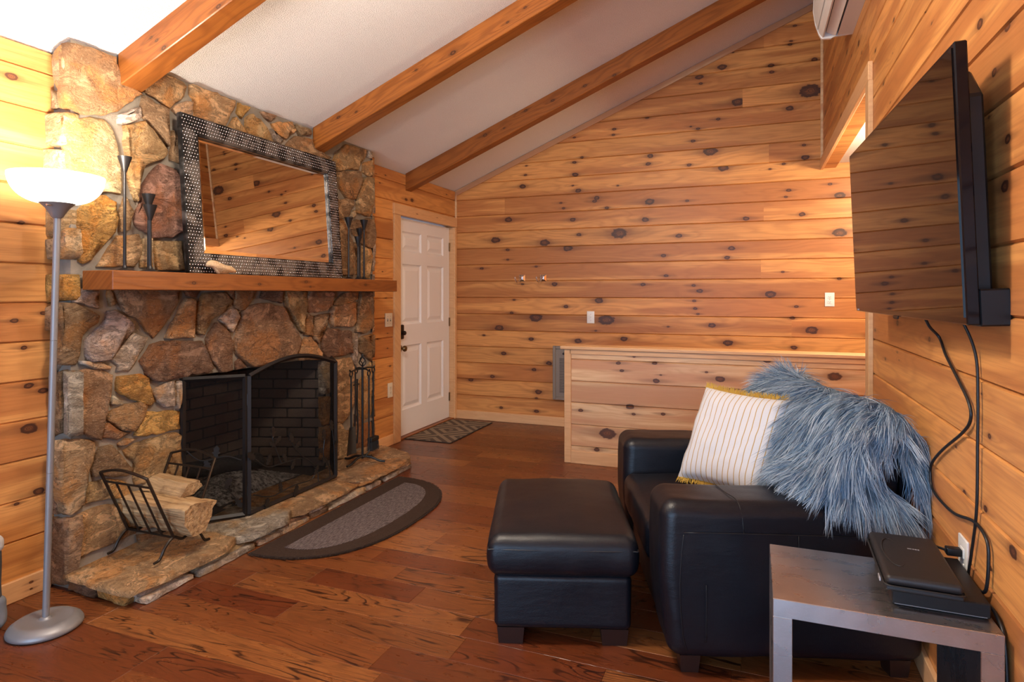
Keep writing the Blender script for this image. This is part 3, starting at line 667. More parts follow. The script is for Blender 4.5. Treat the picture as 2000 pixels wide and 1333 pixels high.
# left wall (door opening 4.90-5.985, fireplace cavity 2.45-3.73)
def lw(v): return v
wall_left = empty('wall_left', kind='structure')
DY0, DY1, DZ = 4.905, 5.985, 2.045
for nm, b in (('wall_core', (XL - 0.12, XL, YF, 1.92, -0.02, ZC)), ('wall_core', (XL - 0.12, XL, 4.28, DY0 - 0.02, -0.02, ZC)), ('wall_core', (XL - 0.12, XL, DY0 - 0.02, YB, DZ + 0.015, ZC))):
    zero_knots(bbox(nm, b, MAT['pine'], wall_left))
rl = random.Random(5)
for z0, z1 in rows(0.0, ZC):
    board(wall_left, -1.0, 1.915, z0, z1, MAT['pine'], PI / 2, (XL, 0, 0), None, [(1.73, 2.28, 0.022), (1.86, 1.25, 0.012), (1.74, 1.22, .014), (1.78, 1.10, .012), (1.80, 0.93, .017), (1.86, .90, .017), (1.80, .74, .03), (1.84, 0.45, .02), (1.75, .42, .010), (1.77, 1.65, .012)], rand=None)
    if z0 >= DZ + 0.06:
        board(wall_left, 4.30, YB - 0.012, z0, z1, MAT['pine'], PI / 2, (XL, 0, 0), rand=rl)
    else:
        board(wall_left, 4.30, DY0 - 0.06, z0, z1, MAT['pine'], PI / 2, (XL, 0, 0), knots=[(4.47, 1.60, .014), (4.62, 1.53, .006), (4.55, .95, .010), (4.70, .99, .006), (4.70, .86, .008), (4.68, 1.30, .007), (4.74, .70, .010), (4.48, .62, .007)])
        if z1 > DZ + 0.06:
            board(wall_left, DY0 - 0.06, YB - 0.012, DZ + 0.05, z1, MAT['pine'], PI / 2, (XL, 0, 0), rand=rl)
# right wall: full height up to the opening, then the header above the opening
OPEN_Y = 3.68
wall_right = empty('wall_right', kind='structure')
zero_knots(bbox('wall_core', (XR, XR + 0.12, YF, OPEN_Y - 0.02, -0.02, ceil_z(XR) + 0.03), MAT['pine'], wall_right))
zero_knots(bbox('wall_core', (XR, XR + 0.08, OPEN_Y - 0.02, YB, HDR + 0.02, ceil_z(XR) + 0.03), MAT['pine'], wall_right))
rr_ = random.Random(21)
zt_ = ceil_z(XR) - 0.01
for i, (z0, z1) in enumerate(rows(0.0, zt_, -0.016)):
    if z1 <= HDR + 0.05:
        board(wall_right, -(OPEN_Y - 0.02), 1.0, z0, z1, MAT['pine'], -PI / 2, (XR, 0, 0), None, KNOTS_RIGHT, rand=rr_)
    else:
        z0b = max(z0, HDR + 0.04) if z0 < HDR + 0.04 else z0
        if z0 < HDR + 0.04:
            board(wall_right, -(OPEN_Y - 0.02), 1.0, z0, z1, MAT['pine'], -PI / 2, (XR, 0, 0), None, KNOTS_RIGHT)
            board(wall_right, -(YB - 0.012), -(OPEN_Y - 0.02), z0b, z1, MAT['pine'], -PI / 2, (XR, 0, 0), None, KNOTS_RIGHT)
        else:
            sp = rr_.uniform(-4.2, -3.2)
            board(wall_right, -(YB - 0.012), sp, z0, z1, MAT['pine'], -PI / 2, (XR, 0, 0), None, KNOTS_RIGHT, rand=rr_)
            board(wall_right, sp, 1.0, z0, z1, MAT['pine'], -PI / 2, (XR, 0, 0), None, KNOTS_RIGHT, rand=rr_)
# wall behind the camera with two windows, hall walls
wall_front = empty('wall_front', kind='structure')
WX = [(-2.42, -1.08), (-0.72, 0.42)]; WZ = (0.06, 2.20)
fr_pan = [(XL - 0.12, WX[0][0], -0.02, 2.5), (WX[0][1], WX[1][0], -0.02, 2.5), (WX[1][1], XR + 0.12, -0.02, 2.5)]
for a, b, c, d in fr_pan: zero_knots(bbox('wall_panel', (a, b, YF - 0.1, YF, c, d), MAT['pine'], wall_front))
for (a, b) in WX:
    zero_knots(bbox('wall_panel', (a, b, YF - 0.1, YF, -0.02, WZ[0]), MAT['pine'], wall_front)); zero_knots(bbox('wall_panel', (a, b, YF - 0.1, YF, WZ[1], 2.5), MAT['pine'], wall_front))
zero_knots(prism('gable_panel', [(XL - 0.12, 2.5), (XR + 0.12, 2.5), (XR + 0.12, ceil_z(XR + 0.12)), (XL + 0.10, ceil_z(XL + 0.12))], YF - 0.1, YF, 1, MAT['pine'], wall_front))
for i, (a, b) in enumerate(WX):
    wn = empty('window_%d' % (i + 1), ((a + b) / 2, YF - 0.04, WZ[0]), kind='structure')
    hw, hh = (b - a) / 2, WZ[1] - WZ[0]
    for nm, q in (('sash_rail', (-hw, hw, -.03, .03, 0, .05)), ('sash_rail', (-hw, hw, -.03, .03, hh - .05, hh)), ('sash_stile', (-hw, -hw + .05, -.03, .03, .05, hh - .05)), ('sash_stile', (hw - .05, hw, -.03, .03, .05, hh - .05)), ('meeting_rail', (-hw + .05, hw - .05, -.025, .025, hh / 2 - .02, hh / 2 + .02))):
        bbox(nm, q, MAT['white_paint'], wn)
    bbox('pane', (-hw + .05, hw - .05, -.004, .004, .05, hh - .05), MAT['pane'], wn)
wall_hall = empty('wall_hall', kind='structure')
for b in ((XH, XH + 0.1, OPEN_Y - 0.3, YB, -0.02, 2.75), (XR + 0.12, XH, OPEN_Y - 0.3, OPEN_Y - 0.2, -0.02, 2.75)):
    zero_knots(bbox('wall_panel', b, MAT['pine'], wall_hall))
# ceilings
ceiling = prism('ceiling', [(XL - 0.12, ceil_z(XL - 0.12)), (XR + 0.12, ceil_z(XR + 0.12)), (XR + 0.12, ceil_z(XR + 0.12) + 0.1), (XL - 0.12, ceil_z(XL - 0.12) + 0.1)], YF - 0.1, YB + 0.1, 1, MAT['ceiling'])
tag(ceiling, kind='structure')
ceiling_hall = bbox('ceiling_hall', (XR + 0.08, XH + 0.1, OPEN_Y - 0.3, YB + 0.02, 2.47, 2.60), MAT['ceiling']); tag(ceiling_hall, kind='structure')

# half wall in front of the back wall
HY, HX0, HZ = 4.77, -1.405, 0.925
wall_half = empty('wall_half', kind='structure')
zero_knots(bbox('wall_core', (HX0 + 0.02, XR + 0.9, HY + 0.02, HY + 0.115, -0.01, HZ - 0.03), MAT['pine_pale'], wall_half))
hz = [0.085, 0.135, 0.305, 0.478, 0.648, 0.820, 0.868]
for i, (z0, z1) in enumerate(zip(hz[:-1], hz[1:])):
    board(wall_half, HX0 + 0.045, XR + 0.9, z0, z1, MAT['pine_pale'], 0, (0, HY + 0.02, 0), None, KNOTS_HALF)
zero_knots(bbox('top_rail', (HX0 + 0.045, XR + 0.9, HY - 0.012, HY + 0.003, 0.862, HZ - 0.026), MAT['trim'], wall_half, 0.002))
zero_knots(bbox('cap_board', (HX0 - 0.03, XR + 0.9, HY - 0.03, HY + 0.16, HZ - 0.026, HZ), MAT['trim'], wall_half, 0.004))
zero_knots(bbox('corner_post', (HX0, HX0 + 0.055, HY - 0.012, HY + 0.135, 0.0, HZ - 0.026), MAT['trim'], wall_half, 0.003))
zero_knots(bbox('base_board', (HX0 + 0.055, XR + 0.9, HY - 0.012, HY + 0.004, 0.0, 0.098), MAT['trim'], wall_half, 0.002))

# ---- baseboards and trims
bl = empty('baseboard_left', kind='structure')
for a, b in ((YF, 1.885), (4.31, DY0 - 0.125)):
    zero_knots(bbox('baseboard_length', (-0.0, b - a, -0.034, -0.018, 0, 0.092), MAT['trim'], bl, 0.003, (XL, a, 0), (0, 0, PI / 2)), [(1.80 - a, 0.06, .007), (1.80 - a, 0.03, .006)] if a < 0 else ())
bb = zero_knots(bbox('baseboard_back', (XL, XH, YB - 0.036, YB - 0.019, 0, 0.092), MAT['trim'], None, 0.003)); tag(bb, kind='structure')
br = zero_knots(bbox('baseboard_right', (-(OPEN_Y - 0.1), -YF, -0.036, -0.019, 0, 0.092), MAT['trim'], None, 0.003, (XR, 0, 0), (0, 0, -PI / 2))); tag(br, kind='structure')
def trim(n, b, loc=(0, 0, 0), rot=(0, 0, 0), mat='trim', bev=0.003, ks=()):
    return tag(zero_knots(bbox('trim_%d' % n, b, MAT[mat], None, bev, loc, rot), ks), kind='structure')
# gable trim under the sloping ceiling
L = math.hypot(XR - XL, ceil_z(XR) - ZC)
trim(1, (0.0, L, -0.034, -0.019, -0.055, 0.0), (XL, YB, ZC - 0.003), (0, -math.atan(SLOPE), 0), 'pine_pale')
# corner strips
trim(2, (XR - 0.040, XR - 0.018, YB - 0.040, YB - 0.019, HDR, ceil_z(XR) - 0.03), mat='pine_pale')
trim(3, (XL + 0.018, XL + 0.036, YB - 0.040, YB - 0.019, 2.13, ZC - 0.02), mat='pine_pale')
# casing of the opening to the hall: header board, upright, soffit and end jamb
trim(4, (-(YB - 0.02), -(OPEN_Y - 0.095), -0.042, -0.019, HDR - 0.012, HDR + 0.085), (XR, 0, 0), (0, 0, -PI / 2))
trim(5, (XR - 0.042, XR - 0.019, OPEN_Y - 0.105, OPEN_Y - 0.008, 0.0, HDR - 0.013))
trim(6, (XR - 0.019, XR + 0.082, OPEN_Y - 0.02, YB - 0.02, HDR, HDR + 0.02), mat='pine')
trim(7, (XR - 0.019, XR + 0.125, OPEN_Y - 0.02, OPEN_Y + 0.005, 0.0, HDR))
# door casing
trim(8, (XL + 0.0, XL + 0.036, DY0 - 0.115, DY0 - 0.008, 0.0, DZ + 0.006))
trim(9, (XL + 0.0, XL + 0.036, DY1 + 0.008, YB - 0.022, 0.0, DZ + 0.006))
trim(10, (0.0, YB - 0.022 - (DY0 - 0.125), -0.040, -0.0, DZ + 0.006, DZ + 0.105), (XL, DY0 - 0.125, 0), (0, 0, PI / 2), ks=[(0.4, DZ + .05, .006), (0.8, DZ + .06, .005)])
# jambs, threshold
trim(11, (XL - 0.11, XL + 0.02, DY0 - 0.022, DY0 - 0.002, 0.0, DZ + 0.004))
trim(12, (XL - 0.11, XL + 0.02, DY1 + 0.002, DY1 + 0.022, 0.0, DZ + 0.004))
trim(13, (XL - 0.11, XL + 0.02, DY0 - 0.02, DY1 + 0.02, 0.001, 0.014), mat='mantel')

# ---- six panel door (hinged on the far side)
door = empty('door_1', (XL - 0.030, DY0 + 0.004, 0.018), kind='structure')
DW, DH = DY1 - DY0 - 0.008, DZ - 0.022
cols = [(0.115, 0.475), (0.585, DW - 0.135)]
rws = [(0.235, 0.835), (1.03, 1.60), (1.715, 1.905)]
ys = sorted({0, DW} | {c for q in cols for c in q}); zs = sorted({0, DH} | {c for q in rws for c in q})
V, F = [], []
def quad(a): 
    n = len(V); V.extend(a); F.append((n, n + 1, n + 2, n + 3))
for y0, y1 in zip(ys[:-1], ys[1:]):
    for z0, z1 in zip(zs[:-1], zs[1:]):
        if (y0, y1) in cols and (z0, z1) in rws: continue
        quad([(0, y0, z0), (0, y1, z0), (0, y1, z1), (0, y0, z1)])
bxv, bxf = box_vf(-0.04, -0.018, 0, DW, 0, DH); n = len(V); V += bxv; F += [tuple(i + n for i in q) for q in bxf]
for a in ([(0, 0, 0), (0, 0, DH), (-.04, 0, DH), (-.04, 0, 0)], [(0, DW, 0), (-.04, DW, 0), (-.04, DW, DH), (0, DW, DH)], [(0, 0, DH), (0, DW, DH), (-.04, DW, DH), (-.04, 0, DH)]): quad(a)
ob('door_slab', mesh('door_slab', V, F), MAT['white_paint'], door)
def ringloop(y0, y1, z0, z1, x): return [(x, y0, z0), (x, y1, z0), (x, y1, z1), (x, y0, z1)]
for (y0, y1) in cols:
    for (z0, z1) in rws:
        pv, pf = [], []
        lv = [(0, 0.0), (0.012, -0.012), (0.020, -0.015), (0.030, -0.015), (0.062, -0.004)]
        for ins, dx in lv: pv += ringloop(y0 + ins, y1 - ins, z0 + ins, z1 - ins, dx)
        for k in range(len(lv) - 1):
            for i in range(4): pf.append((k * 4 + i, k * 4 + (i + 1) % 4, k * 4 + 4 + (i + 1) % 4, k * 4 + 4 + i))
        k = (len(lv) - 1) * 4; pf.append((k, k + 1, k + 2, k + 3))
        ob('door_panel', mesh('door_panel', pv, pf), MAT['white_paint'], door)
db = rbox('deadbolt_housing', (0.001, 0.030, 0.028, 0.108, 0.900, 1.035), 0.012, MAT['bronze'], door, 2)
tv_ = lathe('thumb_turn', [(0.013, 0), (0.013, 0.008), (0.020, 0.012), (0.020, 0.024), (0.015, 0.03), (0.0, 0.031)], MAT['bronze'], db, 16, (0.028, 0.082, 0.958), (0, PI / 2, 0))
kn = lathe('door_knob', [(0.036, 0), (0.036, 0.005), (0.030, 0.010), (0.012, 0.014), (0.011, 0.034), (0.024, 0.042), (0.029, 0.055), (0.024, 0.068), (0.010, 0.073), (0, 0.074)], MAT['brass'], door, 24, (0.0005, 0.070, 0.815), (0, PI / 2, 0))
for z in (0.22, 1.02, 1.82):
    bbox('hinge', (0.0005, 0.010, DW - 0.012, DW + 0.006, z - 0.045, z + 0.045), MAT['brass'], door, 0.002)

# ---- ceiling beams (run up the slope; built in a frame with x along the beam)
def beam(y0, y1, x0, label):
    e = empty('ceiling_beam', (x0, (y0 + y1) / 2, ceil_z(x0)), label=label, cat='beam', group='stained beams under the sloping ceiling')
    Lx = (XR - 0.03 - x0); h = 0.155; w = (y1 - y0) / 2; t = SLOPE
    c = 0.004
    prof = [(-w, 0), (-w, -h + c), (-w + c, -h), (w - c, -h), (w, -h + c), (w, 0)]
    V, F = [], []
    for xx in (0.0, Lx):
        for (a, b) in prof: V.append((xx, a, b + t * xx - 0.0015))
    k = len(prof); F = [tuple(range(k)), tuple(range(2 * k - 1, k - 1, -1))] + [(i, i + k, (i + 1) % k + k, (i + 1) % k) for i in range(k)]
    # a mesh frame that follows the slope so the grain runs along the timber
    ang = -math.atan(t); R = Matrix.Rotation(-ang, 3, 'Y')
    V = [tuple(R @ Vector(v)) for v in V]
    me = mesh('beam_timber', V, F); recalc(me)
    o = ob('beam_timber', me, MAT['beam'], e, (0, 0, 0), (0, ang, 0))
    zero_knots(o, [(RNG.uniform(.1, 2.6), RNG.uniform(-.14, -.02), RNG.choice((.008, .012, .016))) for _ in range(6)])
beam(2.122, 2.243, -2.872, 'orange stained ceiling beam ending on the stone just above candle holders')
beam(3.552, 3.668, -2.872, 'orange stained ceiling beam ending on the stone above the mirror corner')
beam(5.003, 5.105, XL + 0.019, 'dark orange ceiling beam ending on the pine wall above the white door')

# ================================================================ fireplace
TINT = dict(t=(0.46, 0.295, 0.145), b=(0.335, 0.205, 0.110), o=(0.52, 0.285, 0.085), g=(0.42, 0.345, 0.265), w=(0.56, 0.47, 0.37), k=(0.23, 0.135, 0.080), p=(0.27, 0.145, 0.100), l=(0.52, 0.38, 0.225))
XF = -2.885
def stone(poly, parent, d, seed, tint, frame, sub=0.035, back=0.03, round_=0.007, name='stone', rough=0.006):
    """irregular stone over a 2-D outline; frame maps (a, b, depth) to space"""
    rs = random.Random(seed)
    pts = []
    n = len(poly)
    area2 = sum(poly[i][0] * poly[(i + 1) % n][1] - poly[(i + 1) % n][0] * poly[i][1] for i in range(n))
    if area2 < 0: poly = poly[::-1]
    for i in range(n):
        p, q = poly[i], poly[(i + 1) % n]; L = math.hypot(q[0] - p[0], q[1] - p[1]); k = max(1, int(round(L / sub)))
        for j in range(k):
            t = j / k; jit = rough * (0.35 if j == 0 else 1.0)
            pts.append((p[0] + (q[0] - p[0]) * t + rs.uniform(-jit, jit), p[1] + (q[1] - p[1]) * t + rs.uniform(-jit, jit)))
    m = len(pts)
    def inset(P, s):
        out = []
        for i in range(m):
            a, b, c = P[i - 1], P[i], P[(i + 1) % m]
            tx, ty = c[0] - a[0], c[1] - a[1]; L = math.hypot(tx, ty) or 1
            out.append((b[0] - ty / L * s, b[1] + tx / L * s))
        return out
    tilt = (rs.uniform(-.07, .07), rs.uniform(-.07, .07)); pts = inset(pts, -0.003)
    cx = sum(p[0] for p in pts) / m; cy = sum(p[1] for p in pts) / m
    size = math.sqrt(abs(area2) / 2)
    rd = min(round_, size * 0.10)
    def dep(p, base):
        return base + tilt[0] * (p[0] - cx) + tilt[1] * (p[1] - cy) + 0.010 * nz(p[0] * 9 + seed, p[1] * 9, seed * .37) + 0.004 * nz(p[0] * 30, p[1] * 30, seed * .7)
    bm = bmesh.new()
    loops = []
    for P, D in ((pts, lambda p: -back), (inset(pts, rd * .1), lambda p: dep(p, d) - rd * 1.5), (inset(pts, rd * .45), lambda p: dep(p, d) - rd * .5), (inset(pts, rd * 1.5), lambda p: dep(p, d))):
        loops.append([bm.verts.new(frame(p[0], p[1], D(p))) for p in P])
    for a, b in zip(loops[:-1], loops[1:]):
        for i in range(m):
            bm.faces.new((a[i], a[(i + 1) % m], b[(i + 1) % m], b[i]))
    cap = bm.faces.new(loops[-1])
    inner = inset(pts, rd * 1.5)
    vs_ = set(loops[-1])
    res = bmesh.ops.triangulate(bm, faces=[cap])
    fs = res['faces']
    for _ in range(1):
        es = list({e for f in fs if f.is_valid for e in f.edges if e.calc_length() > 0.05})
        if es: 
            r2 = bmesh.ops.subdivide_edges(bm, edges=es, cuts=1 if size < .2 else 2, use_grid_fill=True)
            fs = [f for f in bm.faces if len(f.verts) <= 4]
    bmesh.ops.triangulate(bm, faces=[f for f in bm.faces if len(f.verts) > 4])
    bmesh.ops.recalc_face_normals(bm, faces=bm.faces[:])
    me = bpy.data.meshes.new(name); bm.to_mesh(me); bm.free()
    # uneven face
    me.polygons.foreach_set('use_smooth', [True] * len(me.polygons))
    o = ob(name, me, MAT['stone'], parent)
    f = rs.uniform(1.35, 1.8)
    o['tint'] = [float(c * f * rs.uniform(0.95, 1.05)) for c in tint]
    return o

fireplace = empty('fireplace', (-2.95, 3.1, 0), label='rustic field stone fireplace with raised stone hearth and open firebox', cat='fireplace')
INV = Vector((-fireplace.location.x, -fireplace.location.y, 0))
def fpart(o):
    o.location = tuple(Vector(o.location) + INV); return o
FY0, FY1 = 1.905, 4.300
OY0, OY1, OZ = 2.490, 3.695, 0.885
def topz(x): return ceil_z(x) - 0.004
breast = fpart(ob('chimney_breast', mesh('chimney_breast', *join_vf([
    prism_vf([(XL - 0.10, 0.0), (XF, 0.0), (XF, topz(XF)), (XL - 0.10, topz(XL - 0.10))], FY0, OY0, 1),
    prism_vf([(XL - 0.10, 0.0), (XF, 0.0), (XF, topz(XF)), (XL - 0.10, topz(XL - 0.10))], OY1, FY1, 1),
    prism_vf([(XL - 0.10, OZ), (XF, OZ), (XF, topz(XF)), (XL - 0.10, topz(XL - 0.10))], OY0, OY1, 1)])), MAT['mortar'], fireplace))
recalc(breast.data)
for i, (k, poly) in enumerate(STONES_FRONT):
    poly = [(a, min(b, ceil_z(-2.87) - 0.02)) for a, b in poly]
    stone(poly, breast, RNG.uniform(0.020, 0.034), 100 + i, TINT[k], lambda a, b, d: (XF + d, a, b))
for i, (k, poly) in enumerate(STONES_SIDE):
    stone(poly, breast, (0.036 if 1.2 < poly[0][1] < 2.1 else 0.024) + RNG.uniform(0.0, 0.012), 300 + i, TINT[k], lambda a, b, d: (a, FY0 - d, b), sub=0.03, rough=0.004)
# far end of the breast: a few quoins
zq = 0.12; rq = random.Random(9); i = 0
while zq < 2.35:
    h = rq.uniform(0.16, 0.30); stone([(-3.0, zq), (-2.87, zq), (-2.87, min(zq + h - 0.03, 2.44)), (-3.0, min(zq + h - 0.03, 2.42))], breast, 0.012, 400 + i, TINT[rq.choice('tbg')], lambda a, b, d: (a, FY1 + d, b), sub=0.04)
    zq += h; i += 1

# firebox: black mortar shell and single bricks
HT = 0.100
BX, BYa, BYb = -3.42, 2.70, 3.50
shell = [(OY0, XF + 0.005), (BYa, BX), (BYb, BX), (OY1, XF + 0.005)]
def wallstrip(p, q, z0, z1, t):
    d = Vector((q[1] - p[1], q[0] - p[0], 0)).normalized(); nrm = Vector((d.y, -d.x, 0))
    a = Vector((p[1], p[0], 0)); b = Vector((q[1], q[0], 0))
    V = []
    for z in (z0, z1):
        for c in (a, b, b - nrm * t, a - nrm * t): V.append((c.x, c.y, z))
    return V, [(0, 1, 2, 3), (4, 5, 6, 7), (0, 1, 5, 4), (1, 2, 6, 5), (2, 3, 7, 6), (3, 0, 4, 7)]
cen = Vector((-3.1, 3.1, 0))
parts = []
for p, q in zip(shell[:-1], shell[1:]): parts.append(wallstrip(p, q, 0.0, 1.05, 0.05))
parts.append(box_vf(BX - 0.05, XF - 0.01, OY0, OY1, 0.98, 1.03)); parts.append(box_vf(BX - 0.05, XF + 0.03, OY0 + 0.002, OY1 - 0.002, 0.0, HT - 0.012))
fbm = mesh('firebox', *join_vf(parts)); recalc(fbm)
firebox = fpart(ob('firebox', fbm, MAT['soot'], fireplace))
BL, BH, BT = 0.195, 0.060, 0.03
bv, bf = box_vf(-0.5, 0.5, -0.5, 0.5, -0.5, 0.5)
_bm = mesh('brick', bv, bf); bm = bmesh.new(); bm.from_mesh(_bm); bmesh.ops.bevel(bm, geom=bm.edges[:], offset=0.05, segments=1, affect='EDGES'); bm.to_mesh(_bm); bm.free()
_bm.materials.append(MAT['brick'])
for p, q in zip(shell[:-1], shell[1:]):
    a = Vector((p[1], p[0], 0)); b = Vector((q[1], q[0], 0)); d = (b - a); L = d.length; d.normalize(); ang = math.atan2(d.y, d.x)
    for rI in range(12):
        z = HT + 0.030 + rI * 0.070
        s = -0.105 if rI % 2 else 0.0
        while s < L - 0.03:
            s0, s1 = max(s, 0.008), min(s + BL, L - 0.008)
            if s1 - s0 > 0.03:
                c = a + d * ((s0 + s1) / 2)
                o = bpy.data.objects.new('brick', _bm); COL.objects.link(o); o.parent = firebox
                o.location = (c.x, c.y, z); o.rotation_euler = (0, 0, ang); o.scale = (s1 - s0, BT, BH)
            s += BL + 0.012
# ash bed and a charred log inside the firebox
N = 22; V, F = [], []
for i in range(N):
    for j in range(N):
        x = -3.36 + 0.44 * i / (N - 1); y = 2.78 + 0.70 * j / (N - 1)
        e = max(0, 1 - ((x + 3.14) / 0.22) ** 2) * max(0, 1 - ((y - 3.08) / 0.34) ** 2)
        V.append((x, y, HT - 0.010 + 0.11 * e + 0.03 * e * nz(x * 20, y * 20, 1)))
for i in range(N - 1):
    for j in range(N - 1): F.append((i * N + j, (i + 1) * N + j, (i + 1) * N + j + 1, i * N + j + 1))
ashb = ob('ash_bed', mesh('ash_bed', V, F, True), MAT['ash']); tag(ashb, 'grey and black heap of ash on the firebox floor', 'ash', kind='stuff')
def roughlog(name, sec, x0, x1, mat, seed, rings=10, amp=0.009):
    V, F = [], []
    sec = [(a[0] + (b[0] - a[0]) * q / 4 + 0.5 * amp * nz(a[0] * 90 + q, a[1] * 90, seed), a[1] + (b[1] - a[1]) * q / 4 + 0.5 * amp * nz(a[1] * 90 + q, a[0] * 90, seed + 2)) for a, b in zip(sec, sec[1:] + sec[:1]) for q in range(4)]; k = len(sec)
    for i in range(rings + 1):
        t = i / rings
        for a, b in sec:
            V.append((x0 + (x1 - x0) * t + 0.010 * nz(a * 40, b * 40, seed + (5 if t > .5 else 0)) * (1 if t in (0, 1) else 0), a + amp * nz(t * 6, a * 25 + b * 13, seed), b + amp * nz(t * 6 + 9, b * 25 - a * 7, seed)))
    for i in range(rings):
        for j in range(k): F.append((i * k + j, i * k + (j + 1) % k, (i + 1) * k + (j + 1) % k, (i + 1) * k + j))
    F += [tuple(range(k - 1, -1, -1)), tuple(rings * k + j for j in range(k))]
    me = mesh(name, V, F, True, 0.45); recalc(me)
    return ob(name, me, mat)
cl = roughlog('charred_log', [(0.05 * math.cos(a) * 1.2, 0.05 * math.sin(a)) for a in [2 * PI * i / 10 for i in range(10)]], -0.24, 0.24, MAT['char'], 3)
cl.location = (-3.17, 3.05, HT + 0.135); cl.rotation_euler = (0, 0.05, 1.2); tag(cl, 'charred black log lying on the ash heap in the firebox', 'log')

# hearth: mortar core, top slabs, thin ledge stones below
HX1 = -2.455
hearth = fpart(bbox('hearth', (XF - 0.02, HX1 - 0.05, 1.925, 4.18, 0.0, 0.058), MAT['mortar'], fireplace))
def slab(poly, z0, z1, seed, tint, sub=0.04, rough=0.008, bev=0.008):
    o = stone(poly, hearth, z1 - z0, seed, tint, lambda a, b, d: (a, b, z0 + d), sub=sub, back=0.0, round_=bev, name='hearth_slab', rough=rough)
    return o
XB = XF + 0.0
slabs = [('t', [(-2.90, 1.880), (-2.62, 1.862), (-2.455, 1.862), (-2.440, 2.10), (-2.430, 2.33), (-2.47, 2.455), (-2.90, 2.43)]),
         ('g', [(-2.90, 2.445), (-2.465, 2.468), (-2.425, 2.52), (-2.43, 2.80), (-2.47, 2.86), (-2.90, 2.85)]),
         ('t', [(-2.90, 2.865), (-2.465, 2.872), (-2.435, 2.93), (-2.44, 3.30), (-2.46, 3.50), (-2.90, 3.48)]),
         ('t', [(-2.90, 3.495), (-2.455, 3.512), (-2.435, 3.62), (-2.44, 3.95), (-2.455, 4.16), (-2.52, 4.245), (-2.65, 4.29), (-2.90, 4.30)])]
for i, (k, poly) in enumerate(slabs): slab(poly, 0.055, HT - 0.012, 500 + i, TINT[k])
rh = random.Random(17); y = 1.885; i = 0
while y < 4.10:
    L = rh.uniform(0.16, 0.42); 
    for (z0, z1, dx) in ((0.003, 0.030, 0.012), (0.030, 0.056, -0.004)):
        o_ = rh.uniform(0, .05); e = min(y + L, 4.17)
        stone([(-2.56, y + o_), (HX1 + dx + rh.uniform(-.015, .01), y + o_), (HX1 + dx + rh.uniform(-.015, .01), e), (-2.56, e)], hearth, z1 - z0 - 0.004, 600 + i, TINT[rh.choice('ggkgw')], lambda a, b, d, z0=z0: (a, b, z0 + d), sub=0.05, back=0.0, round_=0.006, name='ledge_stone', rough=0.006); i += 1
    y += L
for i, (k, poly) in enumerate((('k', [(-2.875, .004), (-2.70, .004), (-2.69, .058), (-2.86, .062)]), ('o', [(-2.685, .004), (-2.51, .004), (-2.50, .066), (-2.67, .060)]))):
    stone(poly, hearth, 0.020, 700 + i, TINT[k], lambda a, b, d: (a, 1.898 - d, b), name='end_stone', sub=0.03)
for i, (k, poly) in enumerate((('g', [(-2.88, .004), (-2.70, .004), (-2.69, .055), (-2.88, .055)]), ('t', [(-2.69, .004), (-2.53, .004), (-2.52, .055), (-2.68, .055)]))):
    stone(poly, hearth, 0.030, 710 + i, TINT[k], lambda a, b, d: (a, 4.19 + d, b), name='end_stone', sub=0.04)
hearth_children = [c for c in hearth.children] 

# ---- mantel shelf
MZ = 1.443; MX = -2.650
ms = zero_knots(bbox('mantel_shelf', (-(4.292 - 1.932) / 2, (4.292 - 1.932) / 2, -0.0, 0.198, -0.088, 0.0), MAT['mantel'], None, 0.003, (MX, (4.292 + 1.932) / 2, MZ), (0, 0, PI / 2)),
                [(-.3, -.05, .01), (.1, -.03, .012), (.14, -.06, .008), (.75, -.04, .012), (-.75, -.05, .01)])
tag(ms, 'thick brown stained timber mantel shelf fixed across the stone fireplace', 'shelf')

# ---- mirror leaning on the mantel
MW, MH, MF, MT = 1.325, 0.846, 0.110, 0.032
mir = empty('framed_mirror', (-2.774, 3.068, MZ + 0.003), (0, -math.radians(4.12), math.radians(0.79)), label='large rectangular mirror in studded pewter frame leaning on the mantel', cat='mirror')
w, h, f_ = MW / 2, MH, MF
def rail(poly, nm):
    # bevelled rail: outer polygon, slight slope towards the glass
    n = len(poly); V = [(0, a, b) for a, b in poly] + [(MT, a, b) for a, b in poly]
    F = [tuple(range(n)), tuple(range(2 * n - 1, n - 1, -1))] + [(i, i + n, (i + 1) % n + n, (i + 1) % n) for i in range(n)]
    me = mesh(nm, V, F); recalc(me)
    bm = bmesh.new(); bm.from_mesh(me); bmesh.ops.bevel(bm, geom=bm.edges[:], offset=0.004, segments=2, affect='EDGES'); bm.to_mesh(me); bm.free()
    return ob(nm, me, MAT['pewter'], mir)
g_ = 0.0015
rails = [rail([(-w, 0), (w, 0), (w - f_ - g_, f_ - g_), (-w + f_ + g_, f_ - g_)], 'frame_rail'),
         rail([(-w + f_ + g_, h - f_ + g_), (w - f_ - g_, h - f_ + g_), (w, h), (-w, h)], 'frame_rail'),
         rail([(-w, g_), (-w + f_, f_), (-w + f_, h - f_), (-w, h - g_)], 'frame_stile'),
         rail([(w - f_, f_), (w, g_), (w, h - g_), (w - f_, h - f_)], 'frame_stile')]
sp = 0.0175
dome = lathe_vf([(0.0045, 0), (0.0037, 0.0020), (0.0, 0.0032)], 6)
